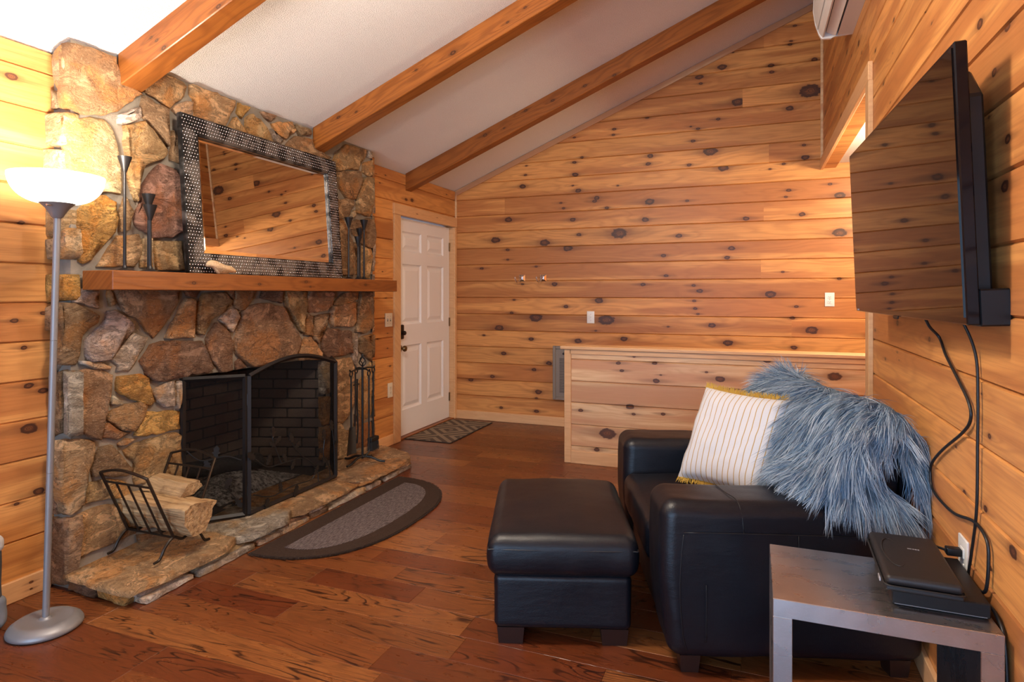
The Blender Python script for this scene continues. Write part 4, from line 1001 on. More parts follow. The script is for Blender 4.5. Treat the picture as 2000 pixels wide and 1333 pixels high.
for ri, rl_ in enumerate(rails):
    parts = []
    a0 = -w + 0.008
    ny, nzr = int((MW - .016) / sp), int((MH - .016) / sp)
    for i in range(ny + 1):
        for j in range(nzr + 1):
            yv = a0 + i * sp + (sp / 2 if j % 2 else 0); zv = 0.008 + j * sp
            dl, dr, dbm, dt = yv + w, w - yv, zv, h - zv
            mn = min(dl, dr, dbm, dt)
            if mn > f_ - 0.008 or mn < 0.006: continue
            which = [dbm, dt, dl, dr].index(mn)
            if which != ri: continue
            parts.append(([(MT + p[2], yv + p[0], zv + p[1]) for p in dome[0]], dome[1]))
    me = mesh('studs', *join_vf(parts), True); tag(ob('studs', me, MAT['stud'], rl_), kind='stuff')
bbox('back_panel', (-0.006, 0.002, -w + .01, w - .01, 0.01, h - .01), MAT['candle_metal'], mir)
gl = []
gy, gz = w - f_ + 0.004, None
b1 = 0.020
V = [(0.012, -w + f_ - .002, f_ - .002), (0.012, w - f_ + .002, f_ - .002), (0.012, w - f_ + .002, h - f_ + .002), (0.012, -w + f_ - .002, h - f_ + .002),
     (0.0145, -w + f_ + b1, f_ + b1), (0.0145, w - f_ - b1, f_ + b1), (0.0145, w - f_ - b1, h - f_ - b1), (0.0145, -w + f_ + b1, h - f_ - b1),
     (0.004, -w + f_ - .002, f_ - .002), (0.004, w - f_ + .002, f_ - .002), (0.004, w - f_ + .002, h - f_ + .002), (0.004, -w + f_ - .002, h - f_ + .002)]
F = [(4, 5, 6, 7), (0, 1, 5, 4), (1, 2, 6, 5), (2, 3, 7, 6), (3, 0, 4, 7), (8, 11, 10, 9), (8, 9, 1, 0), (9, 10, 2, 1), (10, 11, 3, 2), (11, 8, 0, 3)]
me = mesh('mirror_glass', V, F); recalc(me)
ob('mirror_glass', me, MAT['mirror'], mir)

# ---- candle holders
def candle(x, y, h, label, cup_r=0.031, cup_h=0.075, base_r=0.046, group=None):
    e = empty('candle_holder', (x, y, MZ + 0.001), label=label, cat='candle holder', group=group)
    lathe('base', [(base_r, 0), (base_r, 0.003), (base_r * .6, 0.008), (0.012, 0.016), (0.008, 0.028)], MAT['candle_metal'], e, 24)
    lathe('stem', [(0.0075, 0.02), (0.0068, h * .5), (0.0062, h - cup_h - 0.001), (0.007, h - cup_h + 0.004)], MAT['candle_metal'], e, 12)
    lathe('cup', [(0.0072, h - cup_h), (0.010, h - cup_h + 0.008), (cup_r, h), (cup_r - 0.003, h), (0.009, h - cup_h + 0.02), (0, h - cup_h + 0.019)], MAT['candle_metal'], e, 24)
gl_ = 'dark metal candle holders on the mantel'
candle(-2.765, 2.075, 0.540, 'tallest slim dark metal candle holder, between floor lamp and mirror', group=gl_)
candle(-2.715, 2.168, 0.322, 'shorter dark metal candle holder standing in front of another beside mirror', group=gl_)
candle(-2.822, 2.245, 0.392, 'middle height dark candle holder half hidden behind the shorter one', group=gl_)
candle(-2.765, 3.815, 0.452, 'tall black candle holder close against the mirror frame near the door', group=gl_)
candle(-2.735, 3.890, 0.318, 'shortest black candle holder in the cluster at the door end of mantel', 0.029, group=gl_, base_r=0.036)
candle(-2.765, 4.008, 0.455, 'tall black candle holder at the end of mantel beside the door', group=gl_, base_r=0.034)
candle(-2.822, 4.035, 0.395, 'black candle holder at the back of the cluster near the door', 0.029, group=gl_, base_r=0.026)

# ---- small carved animal figurine on the mantel
prof = [(0.0, .042), (.010, .058), (.030, .072), (.062, .070), (.095, .058), (.130, .048), (.165, .046), (.190, .030), (.205, .014), (.182, .010), (.150, .014), (.148, .002), (.120, .001), (.095, .006), (.088, .000), (.076, .001), (.064, .016), (.050, .032), (.030, .036), (.012, .036)]
bm = bmesh.new()
a = [bm.verts.new((-0.012, p[0], p[1])) for p in prof]; b = [bm.verts.new((0.012, p[0], p[1])) for p in prof]
bm.faces.new(a); bm.faces.new(b[::-1])
for i in range(len(prof)): bm.faces.new((a[i], b[i], b[(i + 1) % len(prof)], a[(i + 1) % len(prof)]))
bmesh.ops.recalc_face_normals(bm, faces=bm.faces[:])
bmesh.ops.bevel(bm, geom=bm.edges[:], offset=0.004, segments=2, affect='EDGES')
me = bpy.data.meshes.new('carved_animal'); bm.to_mesh(me); bm.free()
me.polygons.foreach_set('use_smooth', [True] * len(me.polygons))
fig = ob('carved_animal', me, MAT['figurine'], None, (-2.685, 2.468, MZ + 0.001)); tag(fig, 'small rough pale carved animal lying in front of mirror frame', 'figurine')

# ---- fire screen: three hinged mesh panels
fs = empty('fire_screen', (-2.640, 3.108, HT + 0.004), label='black three panel mesh fire screen with arched centre and metal vines', cat='fire screen')
SW, SH, AR = 0.770, 0.772, 0.075
fr = 0.011
def panel(origin, ang, Lw, arch, nm):
    """panel in its own frame: x along the panel, z up"""
    N_ = 20 if arch else 1
    top = [(Lw * i / N_, SH + (AR * math.sin(PI * i / N_) if arch else 0)) for i in range(N_ + 1)]
    p = ob(nm, mesh(nm, [(0, 0, 0), (Lw, 0, 0)] + [(x, 0, z) for x, z in reversed(top)], [tuple(range(2 + len(top)))]), MAT['mesh'], fs, origin, (0, 0, ang))
    path = [(0, 0, 0), (Lw, 0, 0)] + [(x, 0, z) for x, z in reversed(top)]
    V, F = [], []
    segs = [([(0, 0, 0), (Lw, 0, 0)]), ([(0, 0, 0), (0, 0, SH)]), ([(Lw, 0, 0), (Lw, 0, SH)]), [(x, 0, z) for x, z in top]]
    for i, sg in enumerate(segs):
        v, f = tube_vf(sg, fr * 1.25, 4); ob('frame_bar', mesh('frame_bar', v, f), MAT['screen_frame'], p)
    return p
cp = panel((0, -SW / 2, 0), PI / 2, SW, True, 'centre_panel')
dxl, dyl = -0.205, 0.228
angL = math.atan2(-dyl, dxl); LW = math.hypot(dxl, dyl)
lp = panel((-0.012, -SW / 2 - 0.018, 0), angL, LW, False, 'side_panel')
rp = panel((-0.012, SW / 2 + 0.018, 0), math.atan2(dyl, dxl), LW, False, 'side_panel')
for yv in (-SW / 2 - .009, SW / 2 + .009):
    for z in (0.13, 0.64): lathe('hinge', [(0.006, -.03), (0.006, .03)], MAT['iron'], fs, 8, (-.004, yv, z))
def vine(par, pts, leaves, yoff=-0.013, r=0.0034):
    pth = smooth_path([(x, yoff, z) for x, z in pts], 8)
    st = tube('vine_stem', pth, r, MAT['iron'], par, 6)
    for (x, z, a, s) in leaves:
        out = [(0, 0), (.014, .010), (.010, .020), (.022, .030), (.012, .036), (.016, .052), (0, .070), (-.016, .052), (-.012, .036), (-.022, .030), (-.010, .020), (-.014, .010)]
        ca, sa = math.cos(a), math.sin(a)
        poly = [(x + s * (p * ca - q * sa), z + s * (p * sa + q * ca)) for p, q in out]
        me = mesh('vine_leaf', *prism_vf(poly, yoff - .002, yoff + .002, 1)); recalc(me); ob('vine_leaf', me, MAT['iron'], par)
vine(cp, [(0.03, 0.30), (0.13, 0.23), (0.28, 0.22), (0.45, 0.20), (0.56, 0.10), (0.58, 0.02)], [(0.03, .30, .9, 1.1), (.12, .24, -.5, 1.0), (.36, .22, 2.6, 1.0), (.28, .22, 0.4, .9)])
vine(cp, [(0.24, 0.225), (0.20, 0.31), (0.17, 0.38), (0.175, 0.40)], [(.175, .39, .1, 1.0), (.185, .35, -1.0, .9), (.19, .34, 1.1, .8)])
vine(cp, [(0.45, 0.20), (0.37, 0.27), (0.33, 0.33)], [(.335, .325, .3, 1.0), (.36, .28, -.8, .9)])
vine(cp, [(0.02, 0.10), (0.16, 0.05), (0.34, 0.06), (0.50, 0.05), (0.54, 0.07)], [(.13, .05, 3.0, 1.2), (.38, .055, 2.8, 1.1), (.54, .07, -.6, 1.0), (.24, .055, .2, .9)])
vine(cp, [(0.70, 0.02), (0.68, 0.10), (0.63, 0.18), (0.64, 0.28)], [(.64, .27, .1, 1.1), (.67, .12, .9, 1.0), (.63, .20, 1.0, .8)])
vine(cp, [(0.75, 0.04), (0.74, 0.20), (0.72, 0.33)], [(.72, .32, .2, 1.1), (.74, .2, -.7, .9)])
vine(lp, [(0.30, 0.40), (0.22, 0.33), (0.10, 0.34), (0.02, 0.31)], [(.15, .335, .1, 1.0), (.20, .33, 2.8, .9)], 0.013)
vine(lp, [(0.02, 0.06), (0.10, 0.16), (0.20, 0.20), (0.28, 0.12)], [(.10, .16, .4, 1.0), (.2, .2, -1.0, .9), (.05, .1, 2.6, .9)], 0.013)

# ---- firewood rack and the split logs in it
lr = empty('firewood_rack', (-2.70, 2.21, HT), label='bronze coloured iron firewood rack with slatted arched ends on the hearth', cat='log rack')
iron = MAT['pewter_iron']
def rack_end(sg):
    """slatted end; sg=-1 towards the lamp, +1 towards the screen. x across the hearth, s up along the leaning end"""
    def P(x, s): return (x, sg * (0.052 + 0.40 * s), 0.088 + 0.91 * s)
    H_, xa, xb = 0.345, -0.152, 0.150
    e = tube('end_frame', [P(xa, 0), P(xa, H_)] + [P(xa + (xb - xa) * i / 10, H_ + 0.030 * math.sin(PI * i / 10)) for i in range(11)] + [P(xb, H_), P(xb, 0)], 0.0068, iron, lr, 6)
    tube('end_rail', [P(xa, H_ - 0.052), P(xb, H_ - 0.052)], 0.0055, iron, lr, 6)
    for k in (-0.076, 0.0, 0.076): tube('slat', [P(k, 0.0), P(k, H_ - 0.052)], 0.0048, iron, lr, 6)
    tube('base_rail', [P(xa, 0), P(xb, 0)], 0.0055, iron, lr, 6)
for sg in (-1, 1): rack_end(sg)
for xv in (-0.152, 0.150):
    pth = smooth_path([(xv - .0, -0.155, 0.006), (xv, -0.125, 0.014), (xv, -0.095, 0.060), (xv, -0.052, 0.089), (xv, 0.0, 0.066), (xv, 0.052, 0.089), (xv, 0.095, 0.060), (xv, 0.125, 0.014), (xv, 0.155, 0.006)], 6)
    tube('runner', pth, 0.0068, iron, lr, 6)
lg = roughlog('split_log', [(-0.075, 0.075), (-0.070, 0.015), (-0.030, -0.045), (0.030, -0.052), (0.072, 0.03), (0.085, 0.072), (0.045, 0.080), (-0.02, 0.090)], -0.20, 0.235, MAT['log'], 11, 14)
lg.scale = (1.0, 1.14, 1.12); lg.location = (-2.695, 2.215, HT + 0.152); lg.rotation_euler = (0, 0.03, 0.03); tag(lg, 'large pale split log resting in the firewood rack, rough end showing', 'log', 'split logs in the rack')
lg2 = roughlog('split_log', [(-0.060, -0.012), (0.02, -0.020), (0.072, 0.004), (0.055, 0.040), (-0.01, 0.042)], -0.18, 0.15, MAT['log'], 23, 12)
lg2.location = (-2.75, 2.300, HT + 0.262); lg2.rotation_euler = (0.05, 0.04, -0.03); tag(lg2, 'thinner split log lying on top of the larger log in the rack', 'log', 'split logs in the rack')

# ---- fireplace tools
TX, TY = -2.680, 3.865
ts = empty('tool_stand', (TX, TY, HT), label='black wrought iron tool stand with twisted basket finial on the hearth', cat='tool stand')
I = MAT['iron']
tube('post', [(0, 0, 0.03), (0, 0, 0.70)], 0.0085, I, ts, 8)
for a in (0.35, PI - 0.1, -PI / 2 - .1, PI / 2 + .2):
    c, s_ = math.cos(a), math.sin(a)
    tube('foot', smooth_path([(0, 0, 0.045), (c * .06, s_ * .06, 0.040), (c * .125, s_ * .125, 0.014), (c * .165, s_ * .165, 0.009)], 5), 0.0085, I, ts, 8)
for a, q_ in ((-0.5, 0.72), (PI / 2, 1.0), (PI - 0.5, 0.72), (-PI / 2, 1.0)):
    c, s_ = math.cos(a), math.sin(a)
    tube('arm', smooth_path([(0, 0, 0.688), (c * .07 * q_, s_ * .07 * q_, 0.690), (c * .14 * q_, s_ * .14 * q_, 0.682), (c * .155 * q_, s_ * .155 * q_, 0.694)], 4), 0.0062, I, ts, 6)
for k in range(4):
    pth = [(0.026 * math.sin(PI * t) * math.cos(k * PI / 2 + 2.2 * t), 0.026 * math.sin(PI * t) * math.sin(k * PI / 2 + 2.2 * t), 0.702 + 0.078 * t) for t in [i / 12 for i in range(13)]]
    tube('finial_wire', pth, 0.0042, I, ts, 6)
lathe('finial_tip', [(0.008, 0.776), (0.010, 0.783), (0.006, 0.796), (0.0, 0.800)], I, ts, 10)
def tool(name, dx, dy, label):
    e = empty(name, (TX + dx, TY + dy, HT), label=label, cat='fire tool', group='hanging fireplace tools')
    ring = [(0, 0.017 * math.cos(a), 0.664 + 0.019 * math.sin(a)) for a in [2 * PI * i / 14 for i in range(14)]]
    tube('hanging_ring', ring, 0.0048, I, e, 6, closed=True)
    return e
D_ = 0.138
sh = tool('fire_shovel', 0.0, -D_, 'black fire shovel hanging on the tool stand next to the screen')
tube('rod', [(0, 0, 0.648), (0, 0, 0.265)], 0.0062, I, sh, 8)
V = []; nn = 6
for i in range(nn + 1):
    t = i / nn; wv = 0.034 + 0.020 * t; zc_ = 0.285 - 0.18 * t; xo_ = 0.030 * t
    for j in range(5):
        u = -1 + j / 2; V.append((xo_ + 0.012 * (abs(u) ** 2) , u * wv - 0.050 * t, zc_))
F = [(i * 5 + j, i * 5 + j + 1, i * 5 + j + 6, i * 5 + j + 5) for i in range(nn) for j in range(4)]
n0 = len(V); V += [(x - .004, y, z) for x, y, z in V]; F += [tuple(n0 + q for q in reversed(f)) for f in F[:nn * 4]]
ob('blade', mesh('blade', V, F, True), I, sh)
pk = tool('fire_poker', 0.088, -0.048, 'black fire poker with hooked tip hanging in front of the stand post')
tube('rod', smooth_path([(0, 0, 0.648), (0, 0, 0.4), (0, 0, 0.15), (0.004, -0.004, 0.105), (0.002, -0.030, 0.085), (0, -0.046, 0.070)], 6), 0.0060, I, pk, 8)
br_ = tool('hearth_brush', 0.0, D_, 'black hearth brush with flared bristles hanging on the tool stand')
tube('rod', [(0, 0, 0.648), (0, 0, 0.16)], 0.0062, I, br_, 8)
rbox('brush_head', (-.020, .020, -.052, .052, .128, .160), 0.008, I, br_, 2)
parts = []; rb2 = random.Random(8)
for i in range(260):
    a, b = rb2.uniform(-.017, .017), rb2.uniform(-.049, .049)
    parts.append(tube_vf([(a, b, .130), (a * 1.25 + rb2.uniform(-.003, .003), b * 1.18 + rb2.uniform(-.004, .004), .062 + rb2.uniform(-.006, .006))], 0.0014, 3))
tag(ob('bristles', mesh('bristles', *join_vf(parts)), MAT['bristle'], br_), kind='stuff')
tg = tool('fire_tongs', -0.088, 0.048, 'black fire tongs hanging behind the stand post near the stone')
tube('rod', [(0, -.012, 0.648), (0, -.010, 0.40), (0, -.020, 0.22), (0, -.006, 0.12)], 0.006, I, tg, 8)
tube('rod', [(0, .012, 0.60), (0, .010, 0.40), (0, .022, 0.22), (0, .008, 0.12)], 0.006, I, tg, 8)
tube('cross_bar', [(0, -.035, .560), (0, .035, .560)], 0.005, I, tg, 6)

# ================================================================ torchiere lamp
lamp = empty('floor_lamp', (-2.640, 1.645, 0), label='silver torchiere floor lamp with lit white glass bowl beside the fireplace', cat='floor lamp')
LX, LY = 0.034, 0.024                      # the pole leans a little towards the room
def lean(z): return (LX * z / 1.66, LY * z / 1.66, z)
lathe('base', [(0.118, 0.0), (0.1285, 0.006), (0.129, 0.014), (0.122, 0.026), (0.104, 0.038), (0.092, 0.042), (0.086, 0.0405), (0.03, 0.040), (0.020, 0.041), (0.018, 0.047), (0.014, 0.049)], MAT['lamp_metal'], lamp, 48, sharp=1.2)
for a, b in ((0.045, 0.62), (0.621, 1.15), (1.151, 1.645)):
    tube('pole_section', [lean(a), lean(b)], 0.0125, MAT['lamp_metal'], lamp, 16)
t0 = lean(1.64)
cup = lathe('cup', [(0.014, 0.0), (0.020, 0.006), (0.028, 0.020), (0.040, 0.040), (0.058, 0.058), (0.062, 0.060), (0.0, 0.060)], MAT['lamp_cup'], lamp, 32, t0)
tube('switch_knob', [(0.030, -0.045, 0.046), (0.034, -0.062, 0.046)], 0.004, MAT['chrome'], cup, 8)
prof = [(0.050, 0.060)] + [(0.050 + 0.113 * math.sin(t * PI / 2) ** 0.95, 0.060 + 0.112 * (1 - math.cos(t * PI / 2))) for t in [i / 14 for i in range(1, 15)]]
prof += [(r_ - 0.005, z_ + (0.001 if i == 0 else 0.004)) for i, (r_, z_) in enumerate(reversed(prof))]
lathe('glass_bowl', prof, MAT['shade'], lamp, 48, t0, sharp=2.0)

# ================================================================ chair, ottoman
PHI = math.radians(18.75)
LE = MAT['leather']
def wr(s, k):   # soft wrinkles
    return lambda x, y, z: nz(x * k, y * k, z * k + s)
chair = empty('armchair', (-0.272, 2.222, 0), (0, 0, PHI), label='wide black leather armchair with boxy arms set across the corner', cat='armchair')
CL, CW = 0.872, 1.225
def armfn(sgn, v0):
    def fn(x, y, z):
        k = (z - .06) / .55
        x2 = x - 0.028 * max(0, k) * max(0, 1 - x / .5) + 0.018 * math.sin(PI * min(max(k, 0), 1)) * (-1 if x < .1 else 0)
        y2 = y + 0.008 * math.sin(PI * min(max(k, 0), 1)) * (-1 if y < v0 + .05 else (1 if y > v0 + .22 else 0))
        wv = 0.0035 * nz(x * 6, y * 6, z * 5) + 0.002 * nz(x * 17, y * 17, z * 17)
        return (x2 + wv, y2 + wv, z + wv * 1.2 - 0.006 * max(0, k) * (x / .87))
    return fn
rbox('arm', (0.0, CL, 0.0, 0.270, 0.058, 0.608), 0.052, LE, chair, 14, armfn(1, 0.0), 5)
rbox('arm', (0.0, CL, CW - 0.27, CW, 0.058, 0.608), 0.052, LE, chair, 14, armfn(1, CW - 0.27), 5)
rbox('seat_base', (0.015, 0.80, 0.262, CW - 0.262, 0.060, 0.275), 0.02, LE, chair, 8, lambda x, y, z: (x + .004 * nz(x * 8, y * 8, z * 8), y, z))
def seatfn(x, y, z):
    k = math.sin(PI * min(max((y - .272) / (CW - .544), 0), 1)) ** .5 * math.sin(PI * min(max((x + .03) / .70, 0), 1)) ** .5
    wv = 0.004 * nz(x * 9, y * 9, z * 3) + .002 * nz(x * 25, y * 25, z * 9)
    return (x + wv, y, z + (0.022 * k if z > .4 else 0) + wv)
rbox('seat_cushion', (-0.035, 0.64, 0.274, CW - 0.274, 0.272, 0.445), 0.045, LE, chair, 14, seatfn, 4)
def backfn(x, y, z):
    k = max(0, (z - .4) / .46); wv = .004 * nz(x * 7, y * 7, z * 7)
    return (x + 0.030 * k * (1 if x < .8 else 0) - .012 * math.sin(PI * min(max((z - .4) / .45, 0), 1)) * (1 if x < .7 else 0) + wv, y, z + .012 * math.sin(PI * min(max(y / CW, 0), 1)))
rbox('backrest', (0.60, CL + 0.004, 0.055, CW - 0.055, 0.10, 0.850), 0.060, LE, chair, 12, backfn, 5)
for (a, b) in ((0.075, 0.065), (CL - 0.075, 0.065), (0.075, CW - 0.065), (CL - 0.075, CW - 0.065)):
    V, F = [], []
    for k_, (s, z) in enumerate(((0.030, 0.0), (0.036, 0.062))):
        V += [(a - s, b - s, z), (a + s, b - s, z), (a + s, b + s, z), (a - s, b + s, z)]
    F = [(3, 2, 1, 0), (4, 5, 6, 7)] + [(i, (i + 1) % 4, (i + 1) % 4 + 4, i + 4) for i in range(4)]
    ob('foot', mesh('foot', V, F), MAT['darkwood'], chair)
def seam(pts, par, r=0.0016):
    v, f = tube_vf(smooth_path(pts, 4), r, 5); ob('seam', mesh('seam', v, f, True), MAT['seam'], par)
near_arm = chair.children[0]
E_ = -0.006
seam([(0.045, E_, 0.508), (0.25, E_ - .002, 0.508), (0.5, E_ - .002, 0.505), (0.82, E_, 0.500)], near_arm)
seam([(0.045, E_ + .002, 0.50), (0.035, E_ - .0035, 0.42), (0.030, E_ - .007, 0.3), (0.040, E_ - .004, 0.16), (0.055, E_ + .002, 0.10)], near_arm)
seam([(0.435, E_ - .002, 0.503), (0.435, E_ - .006, 0.40), (0.435, E_ - .0075, 0.30)], near_arm)
seam([(0.12, E_ - .007, 0.33), (0.12, E_ - .007, 0.25), (0.12, E_ - .003, 0.13)], near_arm)
seam([(0.250, E_ - .001, 0.510), (0.245, 0.004, 0.575), (0.240, 0.045, 0.6085), (0.225, 0.12, 0.610), (0.215, 0.215, 0.609)], near_arm)

ott = empty('ottoman', (-0.930, 2.168, 0), (0, 0, PHI), label='black leather ottoman with padded top standing in front of the armchair', cat='ottoman')
OW, OD = 0.545, 0.760
rbox('body', (0.012, OW - 0.012, 0.012, OD - 0.012, 0.062, 0.270), 0.025, LE, ott, 8, lambda x, y, z: (x + .003 * nz(x * 7, y * 7, z * 7), y + .003 * nz(x * 7 + 3, y * 7, z * 7), z))
def cushfn(x, y, z):
    kx = math.sin(PI * min(max(x / OW, 0), 1)); ky = math.sin(PI * min(max(y / OD, 0), 1))
    kz = math.sin(PI * min(max((z - .262) / .16, 0), 1))
    wv = .003 * nz(x * 8, y * 8, z * 8)
    return (x + (0.014 * kz) * (-1 if x < OW / 2 else 1) * min(1, abs(x - OW / 2) / (OW / 2)) ** 3 + wv, y + (0.014 * kz) * (-1 if y < OD / 2 else 1) * min(1, abs(y - OD / 2) / (OD / 2)) ** 3 + wv, z + (0.020 * math.sqrt(max(0, kx * ky)) if z > .35 else 0) + wv)
cu = rbox('top_cushion', (-0.004, OW + 0.004, -0.004, OD + 0.004, 0.262, 0.418), 0.040, LE, ott, 14, cushfn, 5)
for (a, b) in ((0.075, 0.075), (OW - 0.075, 0.075), (0.075, OD - 0.075), (OW - 0.075, OD - 0.075)):
    V = []
    for s, z in ((0.046, 0.0), (0.052, 0.064)): V += [(a - s, b - s, z), (a + s, b - s, z), (a + s, b + s, z), (a - s, b + s, z)]
    ob('foot', mesh('foot', V, [(3, 2, 1, 0), (4, 5, 6, 7)] + [(i, (i + 1) % 4, (i + 1) % 4 + 4, i + 4) for i in range(4)]), MAT['darkwood'], ott)
rec = [(-0.006 + .03, -0.0105), (OW / 2, -0.0125), (OW + .006 - .03, -0.0105), (OW + 0.0105, .03), (OW + .0125, OD / 2), (OW + 0.0105, OD - .03), (OW - .03, OD + .0105), (OW / 2, OD + .0125), (.03, OD + .0105), (-.0105, OD - .03), (-.0125, OD / 2), (-.0105, .03)]
v, f = tube_vf(smooth_path([(a, b, 0.374) for a, b in rec], 5, True), 0.0028, 6, True); ob('seam', mesh('seam', v, f, True), MAT['seam'], cu)

# ---- pillow
cP, sP = math.cos(PHI), math.sin(PHI)
def cw(u, v, z): return Vector((-0.272 + u * cP - v * sP, 2.222 + u * sP + v * cP, z))
def camw(px, py, w):
    a = (px - 1000) / 1216.78; b = (574.34 - py) / 1216.78; c, s = math.cos(0.3708), math.sin(0.3708)
    return Vector((w * (a * c - s), w * (a * s + c), 1.3374 + w * b))
BLc, BRc, TLc, TRc = cw(0.155, 0.735, 0.490), cw(0.505, 0.400, 0.480), cw(0.385, 0.860, 0.885), cw(0.640, 0.500, 0.880)
xa = ((BRc - BLc) + (TRc - TLc)).normalized(); ya = ((TLc - BLc) + (TRc - BRc)); na = xa.cross(ya).normalized(); ya = na.cross(xa).normalized()
ctr = (BLc + BRc + TLc + TRc) / 4
pil = empty('throw_pillow', tuple(ctr), label='white cushion with thin mustard stripes and yellow fringe on the armchair', cat='pillow')
pil.rotation_euler = Matrix((xa, ya, na)).transposed().to_euler()
PWD, PHT = 0.465, 0.450
N = 30; V, F = [], []
def pth_(u, v):
    e = (max(0, 1 - abs(u) ** 3.2) * max(0, 1 - abs(v) ** 3.2)) ** 0.5
    sq = 1 - 0.055 * (1 - abs(v) ** 2) * abs(u) ** 3; sq2 = 1 - 0.06 * (1 - abs(u) ** 2) * abs(v) ** 3
    return u * PWD / 2 * sq, v * PHT / 2 * sq2, 0.075 * e
for sd in (1, -1):
    for i in range(N + 1):
        for j in range(N + 1):
            u, v = -1 + 2 * i / N, -1 + 2 * j / N; x, y, z = pth_(u, v)
            wv = 0.010 * nz(x * 9, y * 9, sd) * min(1, z / .03) + 0.004 * nz(x * 26, y * 26, sd + 4) * min(1, z / .03)
            V.append((x, y, sd * (z + 0.001) + wv))
n1_ = (N + 1) ** 2
for sd in (0, 1):
    for i in range(N):
        for j in range(N):
            q = [sd * n1_ + i * (N + 1) + j, sd * n1_ + (i + 1) * (N + 1) + j, sd * n1_ + (i + 1) * (N + 1) + j + 1, sd * n1_ + i * (N + 1) + j + 1]
            F.append(tuple(q if sd == 0 else reversed(q)))
ob('cover', mesh('cover', V, F, True), MAT['pillow'], pil)
rf = random.Random(31)
for vv in (1, -1):
    parts = []
    for k in range(330):
        u = rf.uniform(-1, 1); x, y, z = pth_(u, vv); L_ = rf.uniform(.014, .032)
        dx, dz = rf.uniform(-.012, .012), rf.uniform(-.010, .014)
        parts.append(tube_vf([(x, y - vv * .003, rf.uniform(-.003, .003)), (x + dx * .5, y + vv * L_ * .6, dz * .5), (x + dx, y + vv * L_ * .9, dz)], [0.0019, 0.0016, 0.0008], 3))
    tag(ob('fringe', mesh('fringe', *join_vf(parts)), MAT['fringe'], pil), kind='stuff')

# ---- fur throw: draped backing and long strands
def bez_surface(net, nu, nv):
    """Catmull-Rom surface through a net of points (rows x cols)"""
    G = np.array(net, float)
    def cr(A, n):
        m = A.shape[0]; out = []
        for i in range(m - 1):
            p0 = A[i - 1] if i > 0 else 2 * A[0] - A[1]; p1 = A[i]; p2 = A[i + 1]; p3 = A[i + 2] if i + 2 < m else 2 * A[-1] - A[-2]
            for k in range(n):
                t = k / n; out.append(0.5 * (2 * p1 + (p2 - p0) * t + (2 * p0 - 5 * p1 + 4 * p2 - p3) * t * t + (3 * p1 - p0 - 3 * p2 + p3) * t ** 3))
        out.append(A[-1]); return np.array(out)
    A = cr(G, nu); A = np.transpose(cr(np.transpose(A, (1, 0, 2)), nv), (1, 0, 2))
    return A
main = [[(.870, 1.13, .74), (.80, 1.14, .895), (.70, 1.13, .87), (.64, 1.11, .80), (.615, 1.09, .74)],
        [(.885, .92, .76), (.77, .92, .945), (.645, .90, .885), (.585, .88, .75), (.55, .86, .63)],
        [(.886, .70, .78), (.775, .70, .945), (.64, .68, .885), (.565, .66, .74), (.50, .64, .56)],
        [(.887, .48, .78), (.78, .48, .935), (.645, .46, .875), (.565, .44, .74), (.49, .42, .58)],
        [(.888, .30, .78), (.80, .30, .935), (.65, .30, .895), (.57, .29, .76), (.49, .27, .655)],
        [(.888, .14, .78), (.81, .14, .930), (.66, .14, .895), (.575, .13, .76), (.50, .13, .655)],
        [(.888, .045, .75), (.82, .035, .895), (.70, .035, .865), (.60, .035, .75), (.53, .04, .648)],
        [(.888, .028, .73), (.83, .016, .85), (.735, .014, .825), (.645, .010, .71), (.57, .005, .632)]]
strip = [[(.74, .055, .690), (.65, .05, .660), (.55, .06, .645)], [(.77, -.008, .640), (.70, -.012, .634), (.61, -.008, .630)], [(.795, -.030, .600), (.74, -.034, .595), (.675, -.032, .602)], [(.808, -.034, .560), (.780, -.037, .552), (.745, -.035, .560)], [(.815, -.034, .530), (.800, -.037, .522), (.785, -.035, .528)]]
tail = [[(.890, .14, .80), (.84, .14, .845), (.785, .14, .85)], [(.892, .045, .765), (.85, .04, .80), (.80, .045, .79)], [(.893, .020, .67), (.86, .014, .69), (.825, .020, .69)], [(.893, .012, .62), (.872, .006, .62), (.855, .012, .63)]]
thr = empty('fur_throw', tuple(cw(.74, .6, .86)), label='shaggy blue grey fur throw draped over back and arm of the armchair', cat='throw')
off = np.array(thr.location)
Vall, Fall = [], []; SP, SN, SA = [], [], []
